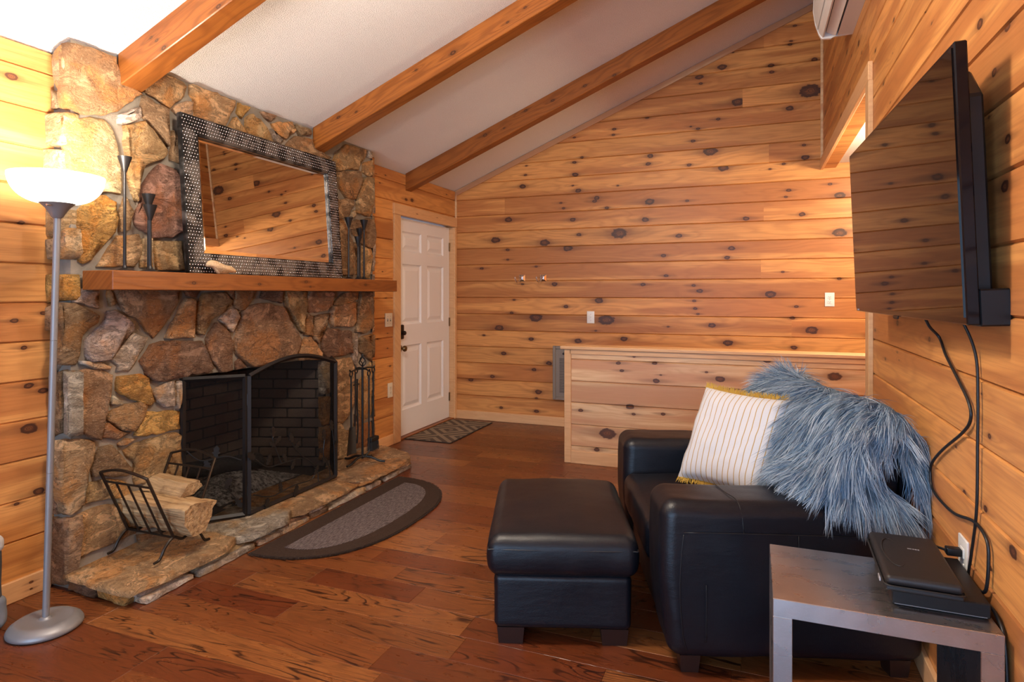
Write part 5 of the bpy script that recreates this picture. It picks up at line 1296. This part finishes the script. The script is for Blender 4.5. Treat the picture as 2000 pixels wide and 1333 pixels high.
def add_sheet(net, nu, nv, dens, drift=(0, 0, 0)):
    A = bez_surface(net, nu, nv)
    Wd = np.empty_like(A); Wd[..., 0] = -0.272 + A[..., 0] * cP - A[..., 1] * sP; Wd[..., 1] = 2.222 + A[..., 0] * sP + A[..., 1] * cP; Wd[..., 2] = A[..., 2]
    R_, C_ = Wd.shape[:2]; base = len(Vall)
    du = np.gradient(Wd, axis=0); dv = np.gradient(Wd, axis=1); nm = np.cross(du, dv); nm /= np.linalg.norm(nm, axis=-1, keepdims=True) + 1e-9
    # face the room: away from the chair's inside point
    cin = np.array(cw(.76, .6, .55)); 
    sgn = np.sign(np.sum(nm * (Wd - cin), axis=-1).sum()); nm *= sgn
    for i in range(R_):
        for j in range(C_): Vall.append(tuple(Wd[i, j] - off))
    for i in range(R_ - 1):
        for j in range(C_ - 1): Fall.append((base + i * C_ + j, base + (i + 1) * C_ + j, base + (i + 1) * C_ + j + 1, base + i * C_ + j + 1))
    rg = np.random.default_rng(5 + base)
    a = Wd[:-1, :-1]; b = Wd[1:, :-1]; c = Wd[:-1, 1:]; d = Wd[1:, 1:]
    ar = np.linalg.norm(np.cross(b - a, c - a), axis=-1)
    n = int(ar.sum() * dens); pr = (ar / ar.sum()).ravel(); ci = rg.choice(len(pr), n, p=pr); i, j = np.unravel_index(ci, ar.shape)
    s = rg.random((n, 1)); t = rg.random((n, 1))
    SA.append(np.tile(np.array(drift, float), (n, 1))); SP.append(a[i, j] * (1 - s) * (1 - t) + b[i, j] * s * (1 - t) + c[i, j] * (1 - s) * t + d[i, j] * s * t)
    SN.append(nm[i, j])
DENS = 38000
add_sheet(main, 8, 8, DENS, (-cP * 0.18, -sP * 0.18, 0)); add_sheet(strip, 8, 8, DENS * 1.2, (cP * 0.22, sP * 0.22, -0.3)); add_sheet(tail, 8, 8, DENS * 1.1)
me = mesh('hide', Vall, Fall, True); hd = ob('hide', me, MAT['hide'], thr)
P = np.concatenate(SP); Nn = np.concatenate(SN); n = len(P); rg = np.random.default_rng(77)
g = np.array([0, 0, -1.0]); tang = g - Nn * (Nn @ g)[:, None]; tl = np.linalg.norm(tang, axis=1, keepdims=True)
cen = np.array(cw(.78, .6, .9)); away = P - cen; away -= Nn * np.sum(away * Nn, axis=1, keepdims=True); away /= np.linalg.norm(away, axis=1, keepdims=True) + 1e-9
flow = np.array([[nz(p[0] * 5, p[1] * 5, p[2] * 5), nz(p[0] * 5 + 9, p[1] * 5, p[2] * 5), nz(p[0] * 5, p[1] * 5 + 7, p[2] * 5)] for p in P])
front = np.array([-cP * 0.8, -sP * 0.8, 0.0]) + np.array([0.25 * sP, -0.25 * cP, 0])
dirv = tang * 1.0 + away * 0.25 * (1 - tl) + np.concatenate(SA) + flow * 0.55
# clumps: strands share the direction of the nearest clump centre
K = n // 16; ci = rg.choice(n, K, replace=False); cellsz = 0.03
grid = {}
for q in ci: grid.setdefault(tuple(np.floor(P[q] / cellsz).astype(int)), []).append(q)
near = np.full(n, -1)
for q in range(n):
    c0 = np.floor(P[q] / cellsz).astype(int); best, bd = -1, 1e9
    for dx in (-1, 0, 1):
        for dy in (-1, 0, 1):
            for dz in (-1, 0, 1):
                for w_ in grid.get((c0[0] + dx, c0[1] + dy, c0[2] + dz), ()):
                    dd = (P[q, 0] - P[w_, 0]) ** 2 + (P[q, 1] - P[w_, 1]) ** 2 + (P[q, 2] - P[w_, 2]) ** 2
                    if dd < bd: bd, best = dd, w_
    near[q] = best if best >= 0 else q
crand = rg.normal(0, 0.20, (n, 3))
dirv = dirv[near] * 0.75 + dirv * 0.25 + crand[near] + rg.normal(0, 0.09, (n, 3))
dirv /= np.linalg.norm(dirv, axis=1, keepdims=True) + 1e-9
Ls = rg.uniform(0.075, 0.125, n)[:, None]; SEG = 5
lift = rg.uniform(0.12, 0.30, n)[:, None] * (0.55 + 0.45 * tl)
tipc = P[near] - P
pts = []
for k in range(SEG + 1):
    t = k / SEG
    h_ = Nn * Ls * lift * (t * 1.5 - 0.75 * t * t)
    q = P + dirv * Ls * (t ** 1.1) + h_ + tipc * 0.6 * t * t + g * 0.030 * t * t
    pts.append(q)
pts = np.array(pts)
# keep strands out of the chair and the wall
pts[..., 0] = np.minimum(pts[..., 0], XR - 0.024)
side = np.cross(dirv, Nn + rg.normal(0, .5, (n, 3))); side /= np.linalg.norm(side, axis=1, keepdims=True) + 1e-9
wd = np.array([0.0010, 0.0011, 0.0010, 0.0009, 0.0006, 0.0001])
VV = np.empty((n, SEG + 1, 2, 3)); 
for k in range(SEG + 1):
    VV[:, k, 0] = pts[k] - side * wd[k]; VV[:, k, 1] = pts[k] + side * wd[k]
VV = VV.reshape(-1, 3) - off
b0 = (np.arange(n) * (SEG + 1) * 2)[:, None]; kk = np.arange(SEG)[None, :] * 2
FF = np.stack([b0 + kk, b0 + kk + 1, b0 + kk + 3, b0 + kk + 2], axis=-1).reshape(-1, 4)
fm = bpy.data.meshes.new('fur'); fm.vertices.add(len(VV)); fm.vertices.foreach_set('co', VV.ravel().astype(np.float32))
fm.loops.add(FF.size); fm.loops.foreach_set('vertex_index', FF.ravel().astype(np.int32))
fm.polygons.add(len(FF)); fm.polygons.foreach_set('loop_start', (np.arange(len(FF)) * 4).astype(np.int32)); fm.update(); fm.validate()
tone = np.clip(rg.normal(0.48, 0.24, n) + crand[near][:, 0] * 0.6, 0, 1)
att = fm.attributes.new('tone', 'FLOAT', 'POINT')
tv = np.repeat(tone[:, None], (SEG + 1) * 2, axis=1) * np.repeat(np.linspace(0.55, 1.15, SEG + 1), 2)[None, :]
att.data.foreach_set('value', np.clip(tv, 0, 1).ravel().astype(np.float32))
fm.polygons.foreach_set('use_smooth', [True] * len(fm.polygons))
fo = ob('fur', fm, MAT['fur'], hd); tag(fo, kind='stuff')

# ================================================================ side table with media box and case
TB = empty('side_table', (0.045, 1.755, 0), label='square edged silver metal side table against the pine wall', cat='side table')
TWd, TDp, TH = 0.496, 0.378, 0.546; tk = 0.047
bbox('top', (0, TWd, 0, TDp, TH - tk, TH), MAT['table'], TB, 0.0015)
bbox('side_panel', (0, tk, 0, TDp, 0, TH - tk), MAT['table'], TB, 0.0015)
bbox('side_panel', (TWd - tk, TWd, 0, TDp, 0, TH - tk), MAT['table'], TB, 0.0015)
mb = empty('media_box', (0.325, 1.822, TH + 0.001), label='flat black media box lying under the zip case on side table', cat='media box')
bbox('housing', (0, 0.208, 0, 0.285, 0.004, 0.040), MAT['black_plastic'], mb, 0.003)
bbox('foot_strip', (0.012, 0.196, 0.010, 0.275, 0.0, 0.004), MAT['rubber'], mb)
bbox('indicator_strip', (0.006, 0.20, -0.0006, 0.0, 0.006, 0.0075), MAT['lamp_cup'], mb)
mb.rotation_euler = (0, 0, -0.02)
cs = empty('zip_case', (0.310, 1.808, TH + 0.0425), (0, 0, -0.03), label='black moulded zip case with small silver mark resting on media box', cat='case')
def casefn(top):
    def fn(x, y, z):
        return (x, y, z)
    return fn
rbox('case_shell', (0.0, 0.166, 0.0, 0.325, 0.014, 0.038), 0.011, MAT['case_fabric'], cs, 6, lambda x, y, z: (x, y, z + (0.008 * math.sin(PI * min(max(x / .166, 0), 1)) * math.sin(PI * min(max(y / .325, 0), 1)) if z > .033 else 0)), 4)
rbox('case_base', (0.0, 0.166, 0.0, 0.325, 0.0, 0.0125), 0.005, MAT['case_fabric'], cs, 4)
def rrect(x0, x1, y0, y1, r_, z, n_=5):
    out = []
    for cx_, cy_, a0_ in ((x1 - r_, y1 - r_, 0), (x0 + r_, y1 - r_, PI / 2), (x0 + r_, y0 + r_, PI), (x1 - r_, y0 + r_, 1.5 * PI)):
        for i in range(n_ + 1): a_ = a0_ + PI / 2 * i / n_; out.append((cx_ + r_ * math.cos(a_), cy_ + r_ * math.sin(a_), z))
    return out
tube('zip', rrect(-0.003, 0.169, -0.003, 0.328, 0.016, 0.0135), 0.0032, MAT['zip'], cs, 6, True)
bbox('zip_pull', (-0.008, -0.004, 0.05, 0.075, 0.001, 0.013), MAT['silver_mark'], cs, 0.001)
# moulded oval dish and the small printed mark
v, f = tube_vf([(0.040 + 0.024 * math.cos(a), 0.165 + 0.10 * math.sin(a), 0.0415) for a in [2 * PI * i / 24 for i in range(24)]], 0.002, 5, True); ob('moulded_ring', mesh('moulded_ring', v, f, True), MAT['case_fabric'], cs)
for (a, b) in ((0.078, 0.010), (0.0900, 0.004), (0.0955, 0.005), (0.1020, 0.004)):
    bbox('printed_mark', (a, a + b, 0.190, 0.1955, 0.0445, 0.0458), MAT['silver_mark'], cs)

# ================================================================ television
tvq = (0.428, 2.426, 1.602); yaw, tilt, TVW, TVH = 0.042, 0.040, 1.313, 0.680
ex = Vector((math.sin(yaw), -math.cos(yaw), 0)); up = Vector((-math.sin(tilt) * math.cos(yaw), -math.sin(tilt) * math.sin(yaw), math.cos(tilt))); nr = ex.cross(up)   # out of the back or front
if nr.x > 0: nr = -nr                     # screen normal looks into the room
tvo = empty('television', tvq, label='large black flat screen television on a bracket above the armchair', cat='television')
Mx = Matrix((ex, nr, up)).transposed(); tvo.rotation_euler = Mx.to_euler()
if Mx.determinant() < 0: Mx = Matrix((-ex, nr, up)).transposed(); tvo.rotation_euler = Mx.to_euler()
hw_, hh_ = TVW / 2, TVH / 2
bbox('bezel', (-hw_, hw_, -0.030, -0.002, -hh_, hh_), MAT['black_gloss'], tvo, 0.003)
bbox('screen', (-hw_ + 0.012, hw_ - 0.012, -0.003, 0.0005, -hh_ + 0.018, hh_ - 0.012), MAT['screen_glass'], tvo)
prism('rear_housing', [(-hw_ + .05, -hh_ + .015), (hw_ - .05, -hh_ + .015), (hw_ - .05, hh_ - .12), (hw_ - .12, hh_ - .04), (-hw_ + .12, hh_ - .04), (-hw_ + .05, hh_ - .12)], -0.075, -0.030, 1, MAT['black_plastic'], tvo, 0.006)
sxn = 1 if (Mx @ Vector((1, 0, 0))).y < 0 else -1
bbox('speaker_bar', tuple(sorted((sxn * (hw_ - .34), sxn * (hw_ - .004)))) + (-0.095, -0.030, -hh_ - .004, -hh_ + .085), MAT['black_plastic'], tvo, 0.004)
bbox('maker_mark', tuple(sorted((-sxn * (hw_ - .055), -sxn * (hw_ - .02)))) + (-0.0018, -0.0010, -hh_ + .005, -hh_ + .011), MAT['silver_mark'], tvo)
bbox('status_window', (-0.03, 0.03, -0.006, -0.001, -hh_ - .010, -hh_ + .002), MAT['black_plastic'], tvo, 0.003)
bk = bbox('wall_bracket', (-0.20, 0.20, -0.105, -0.070, -0.20, 0.20), MAT['iron'], tvo, 0.003)

# cables
def cable(name, pts, r_, label):
    o = tube(name, smooth_path(pts, 10), r_, MAT['cable'], None, 8); tag(o, label, 'cable'); return o
XC = XR - 0.030
cable('power_cable', [(0.490, 2.285, 1.285), (0.515, 2.310, 1.235), (XC, 2.335, 1.198), (XC, 2.265, 1.150), (XC, 2.150, 1.095), (XC, 2.045, 1.040), (XC, 2.030, 0.995), (XC, 2.100, 0.945), (XC, 2.300, 0.850), (XC, 2.420, 0.780), (XC, 2.445, 0.735), (XC, 2.400, 0.690), (XC, 2.194, 0.690), (XC, 2.000, 0.728), (XC, 1.905, 0.715), (XC, 1.890, 0.660), (XC - .002, 1.905, 0.585), (0.540, 1.950, 0.568)], 0.0043, 'thick black cable looping down the pine wall from the television')
cable('antenna_cable', [(0.500, 2.015, 1.30), (0.53, 2.010, 1.250), (XC, 1.985, 1.17), (XC, 1.970, 1.06), (XC, 1.972, 0.95), (XC, 1.98, 0.77), (XC, 2.02, 0.64), (XC, 2.052, 0.55), (XC, 2.06, 0.42), (XC, 2.05, 0.30)], 0.0037, 'black cable hanging straight down the pine wall behind the table')
# wall outlets and switches
def plate(name, x, y, z, wdt, hgt, rotz, label, kind, mat, cat, group=None):
    e = empty(name, (x, y, z), (0, 0, rotz), label=label, cat=cat, group=group)
    rbox('cover_plate', (-wdt / 2, wdt / 2, -0.007, 0.0, -hgt / 2, hgt / 2), 0.003, mat, e, 2, None, 2)
    if kind == 'outlet':
        for s in (-1, 1):
            rc = rbox('receptacle', (-.017, .017, -.0095, -.006, s * .021 - .014, s * .021 + .014), 0.0015, mat, e, 2, None, 2)
            for dx in (-.006, .006): bbox('slot', (dx - .0012, dx + .0012, -.0101, -.0094, s * .021 - .001, s * .021 + .008), MAT['slot'], rc)
            lathe('ground_hole', [(0.0024, 0), (0.0024, 0.0008)], MAT['slot'], rc, 8, (0, -.0094, s * .021 - .007), (PI / 2, 0, 0))
        lathe('screw', [(0.003, 0), (0.003, 0.001)], MAT['chrome'], e, 8, (0, -.0068, 0), (PI / 2, 0, 0))
    else:
        n_ = kind
        for k in range(n_):
            dx = (k - (n_ - 1) / 2) * 0.046
            bbox('toggle_slot', (dx - .006, dx + .006, -.0078, -.0068, -.013, .013), MAT['slot'] if n_ > 1 else mat, e)
            bbox('toggle', (dx - .0045, dx + .0045, -.019, -.007, -.002, .012), mat, e, 0.001)
            for s in (-1, 1): lathe('screw', [(0.003, 0), (0.003, 0.001)], MAT['chrome'], e, 8, (dx, -.0068, s * .030), (PI / 2, 0, 0))
    return e
plate('light_switch', -1.510, YB - 0.0202, 1.105, 0.075, 0.120, 0, 'white single light switch on the long pine wall near coat hooks', 1, MAT['white_plastic'], 'switch')
plate('wall_outlet', 0.610, YB - 0.0202, 1.288, 0.075, 0.120, 0, 'white wall outlet high on the pine wall beyond the television', 'outlet', MAT['white_plastic'], 'outlet')
plate('light_switch', XL + 0.0202, 4.712, 1.108, 0.115, 0.120, PI / 2, 'almond double light switch on pine wall between fireplace and door', 2, MAT['almond'], 'switch')
plate('wall_outlet', XL + 0.0202, 4.735, 0.487, 0.075, 0.128, PI / 2, 'almond wall outlet low on pine wall beside the door casing', 'outlet', MAT['almond'], 'outlet')
wo = plate('wall_outlet', XR - 0.0202, 2.112, 0.582, 0.082, 0.128, -PI / 2, 'white wall outlet with two black plugs beside the side table', 'outlet', MAT['white_plastic'], 'outlet')
for s, nm, lb in ((1, 'power_plug', 'upper black plug with cord in the outlet beside the table'), (-1, 'power_plug', 'lower black plug with cord in the outlet beside the table')):
    e = empty(nm, (XR - 0.0300, 2.112, 0.582 + s * .021), label=lb, cat='plug', group='plugs in the low wall outlet')
    rbox('plug_body', (-0.038, -0.0005, -0.013, 0.013, -0.011, 0.011), 0.004, MAT['black_plastic'], e, 2, None, 2)
    tube('cord', smooth_path([(-0.034, 0, 0), (-0.052, 0.008, 0.003), (-0.070 - .006 * s, 0.024, 0.004), (-0.070 - .010 * s, 0.042, -0.020), (-0.056 - .012 * s, 0.052, -0.080), (-0.036 - .012 * s, .052, -.24)], 6), 0.0038, MAT['cable'], e, 6)
cable('box_cord', [(0.534, 1.900, TH + .020), (0.546, 1.870, TH + .016), (0.5490, 1.830, TH + .006), (0.5492, 1.790, TH - .02), (0.5492, 1.770, TH - .12), (0.5492, 1.765, 0.25)], 0.0042, 'black cord from the media box dropping behind table edge by wall')

# coat hooks
def hook(x, label):
    e = empty('coat_hook', (x, YB - 0.0205, 1.500), label=label, cat='hook', group='coat hooks on the long pine wall'); e.scale = (1.3, 1.3, 1.3)
    V = []
    for s, y_ in ((0.026, 0.0), (0.026, -0.004), (0.012, -0.014), (0.012, -0.018)): V += [(-s, y_, -s), (s, y_, -s), (s, y_, s), (-s, y_, s)]
    F = [(0, 1, 2, 3), (15, 14, 13, 12)] + [(k * 4 + i, k * 4 + 4 + i, k * 4 + 4 + (i + 1) % 4, k * 4 + (i + 1) % 4) for k in range(3) for i in range(4)]
    me = mesh('hook_plate', V, F); recalc(me); ob('hook_plate', me, MAT['chrome'], e)
    tube('hook_arm', smooth_path([(0, -.015, 0), (-.004, -.035, -.012), (-.010, -.055, -.030), (-.018, -.075, -.030), (-.024, -.088, -.010), (-.026, -.092, 0.008)], 6), 0.0055, MAT['chrome'], e, 8)
    tube('hook_arm', smooth_path([(0, -.015, 0.004), (0, -.035, .010), (0, -.048, .026)], 5), 0.0055, MAT['chrome'], e, 8)
hook(-2.235, 'chrome coat hook on the pine wall, the one closer to the door')
hook(-2.005, 'chrome coat hook on the pine wall, the one closer to light switch')

# wall heater
he = empty('wall_heater', (-1.892, YB - 0.020, 0.272), label='taupe metal wall heater with fine louvres partly behind half wall', cat='heater')
HW2, HH2 = 0.40, 0.541
for nm, b in (('frame_side', (0, .03, -.045, 0, 0, HH2)), ('frame_side', (HW2 - .03, HW2, -.045, 0, 0, HH2)), ('frame_top', (.03, HW2 - .03, -.045, 0, HH2 - .03, HH2)), ('frame_bottom', (.03, HW2 - .03, -.045, 0, 0, .03))): bbox(nm, b, MAT['heater'], he, 0.004)
bbox('front_panel', (.03, HW2 - .03, -.036, -.002, .03, HH2 - .03), MAT['heater'], he, 0.002)
bbox('grille_recess', (.07, HW2 - .07, -.0368, -.035, .075, HH2 - .115), MAT['slot'], he)
parts = []
slm = None
for k in range(27):
    z = .080 + k * .0130
    o = bbox('louvre', (.07, HW2 - .07, -.041, -.0365, z, z + .0075), MAT['heater'], he) if slm is None else ob('louvre', slm, None, he, (0, 0, z - .080))
    if slm is None: slm = o.data
lathe('thermostat_knob', [(0.013, 0), (0.012, .012), (0, .013)], MAT['slot'], he, 16, (.115, -.036, HH2 - .075), (PI / 2, 0, 0))

# ---- mini split air conditioner high on the right wall
ac = empty('air_conditioner', (XR - 0.019, 4.27, 2.915), label='white wall mounted air conditioner high under the sloping ceiling', cat='air conditioner')
prof = [(0, 0.005), (-0.10, 0.000), (-0.125, -0.006), (-0.165, 0.000), (-0.182, 0.025), (-0.205, 0.090), (-0.218, 0.170), (-0.215, 0.250), (-0.195, 0.285), (0, 0.29)]
prof_b = [(0, 0.005), (-0.085, 0.002), (-0.085, 0.030), (-0.150, 0.030), (-0.165, 0.000), (-0.182, 0.025), (-0.205, 0.090), (-0.218, 0.170), (-0.215, 0.250), (-0.195, 0.285), (0, 0.29)]
def acsec(name, y0, y1, pr, mat):
    me = mesh(name, *prism_vf(pr, y0, y1, 1)); recalc(me); return ob(name, me, mat, ac)
acsec('casing', -0.80, 0.0, [(0, 0.005), (-0.085, 0.002), (-0.085, 0.035), (-0.152, 0.035), (-0.160, 0.002), (-0.168, 0.001), (-0.185, 0.026), (-0.195, 0.06), (-0.195, 0.285), (0, 0.29)], MAT['ac_plastic'])
acsec('front_cover', -0.80, 0.0, [(-0.196, 0.052), (-0.208, 0.100), (-0.219, 0.175), (-0.215, 0.255), (-0.196, 0.287)], MAT['ac_plastic'])
acsec('end_cap', -0.002, 0.018, [(0, 0.005), (-0.10, 0.000), (-0.120, -0.010), (-0.172, -0.006), (-0.188, 0.025), (-0.208, 0.090), (-0.220, 0.175), (-0.216, 0.255), (-0.196, 0.29), (0, 0.292)], MAT['ac_plastic'])
bbox('outlet_recess', (-0.150, -0.087, -0.78, -0.01, 0.033, 0.036), MAT['slot'], ac)
fl = bbox('air_flap', (-0.030, 0.030, -0.385, 0.385, -0.0025, 0.0025), MAT['ac_plastic'], ac, 0.001, (-0.122, -0.40, 0.014), (0, math.radians(28), 0))
for k in range(7): bbox('vane', (-.028, .020, -.0012, .0012, 0.001, 0.016), MAT['white_plastic'], fl, 0, (0, -0.36 + k * 0.12, 0))
v, f = box_vf(-0.0805, -0.0795, -0.80, 0.0, 0.0005, 0.0035); 

# ---- rugs
def Drug(name, cx_, cy_, ax_, ay_, inner, mat, z0, z1, parent=None):
    pts = []
    n_ = 40; e = 2.5
    for i in range(n_ + 1):
        a = -PI / 2 + PI * i / n_; c, s = math.cos(a), math.sin(a)
        pts.append((cx_ + ax_ * (abs(c) ** (2 / e)), cy_ + ay_ * math.copysign(abs(s) ** (2 / e), s)))
    me = mesh(name, *prism_vf(pts, z0, z1, 2)); recalc(me)
    return ob(name, me, mat, parent)
rug = empty('hearth_rug', (-2.41, 3.20, 0), label='half round brown rug with ribbed grey field in front of the hearth', cat='rug')
b = Drug('border', 0.0, 0.0, 0.565, 0.720, None, MAT['rug_border'], 0.0012, 0.0125, rug)
bm = bmesh.new(); bm.from_mesh(b.data); bmesh.ops.bevel(bm, geom=[e for e in bm.edges if all(v.co.z > .01 for v in e.verts)], offset=0.004, segments=2, affect='EDGES'); bm.to_mesh(b.data); bm.free()
Drug('ribbed_field', 0.125, 0.0, 0.325, 0.600, None, MAT['rug_field'], 0.011, 0.0142, rug)
# plush tufts round the rug edge
parts = []; rt = random.Random(41)
for k in range(1500):
    a = rt.uniform(-PI / 2, PI / 2); c, s = math.cos(a), math.sin(a); e = 2.5
    x_, y_ = 0.563 * abs(c) ** (2 / e), 0.718 * math.copysign(abs(s) ** (2 / e), s); L_ = rt.uniform(.006, .013)
    parts.append(tube_vf([(x_ * .99, y_ * .99, .006), (x_ * 1.0 + c * L_, y_ + s * L_ + rt.uniform(-.004, .004), rt.uniform(.003, .012))], [.0022, .0008], 3))
tag(ob('pile_edge', mesh('pile_edge', *join_vf(parts)), MAT['rug_border'], b), kind='stuff')
dm = empty('doormat', (-2.760, 5.455, 0), label='flat grey doormat with beige diamond pattern before the white door', cat='doormat')
bbox('mat_field', (-0.225, 0.225, -0.465, 0.465, 0.0012, 0.008), MAT['doormat'], dm, 0.001)
bbox('mat_edge', (-0.238, 0.238, -0.478, 0.478, 0.0008, 0.006), MAT['rubber'], dm, 0.001)

# ---- bag at the edge of the picture
bag = empty('canvas_bag', (-2.892, 1.385, 0), label='charcoal canvas bag with pale top standing beside the floor lamp', cat='bag')
rbox('body', (-.075, .098, -.20, .205, .02, .335), 0.03, MAT['bag'], bag, 6, lambda x, y, z: (x + .006 * nz(x * 9, y * 9, z * 9), y + .006 * nz(x * 9 + 4, y * 9, z * 9), z))
rbox('top_cover', (-.078, .101, -.205, .210, .305, .378), 0.028, MAT['bag_top'], bag, 6, lambda x, y, z: (x + .006 * nz(x * 9, y * 9, z * 9), y, z + .008 * nz(x * 12, y * 12, 1)))
rbox('lower_pocket', (-.07, .110, -.205, .215, .001, .135), 0.030, MAT['bag_low'], bag, 6, lambda x, y, z: (x + .008 * nz(x * 14, y * 14, z * 14), y + .008 * nz(x * 14 + 4, y * 14, z * 14), z))

# ---- out of view: fixture added for the fill bulb, and the hall lamp
cl_ = empty('added_fill_fixture', (-1.15, 1.70, ceil_z(-1.15) - 0.004), label='added unseen fill light fixture on a short rod', cat='ceiling light')
lathe('rose', [(0.06, 0.02), (0.06, -0.012), (0.02, -0.02), (0.008, -0.022), (0.008, -0.22)], MAT['bronze'], cl_, 24)
hl = empty('hall_light', (1.25, 4.75, 2.469), label='small hall ceiling light above the stairs', cat='ceiling light')
lathe('rose', [(0.08, 0.0), (0.08, -0.012), (0.02, -0.02), (0.008, -0.022), (0.008, -0.12)], MAT['bronze'], hl, 24)
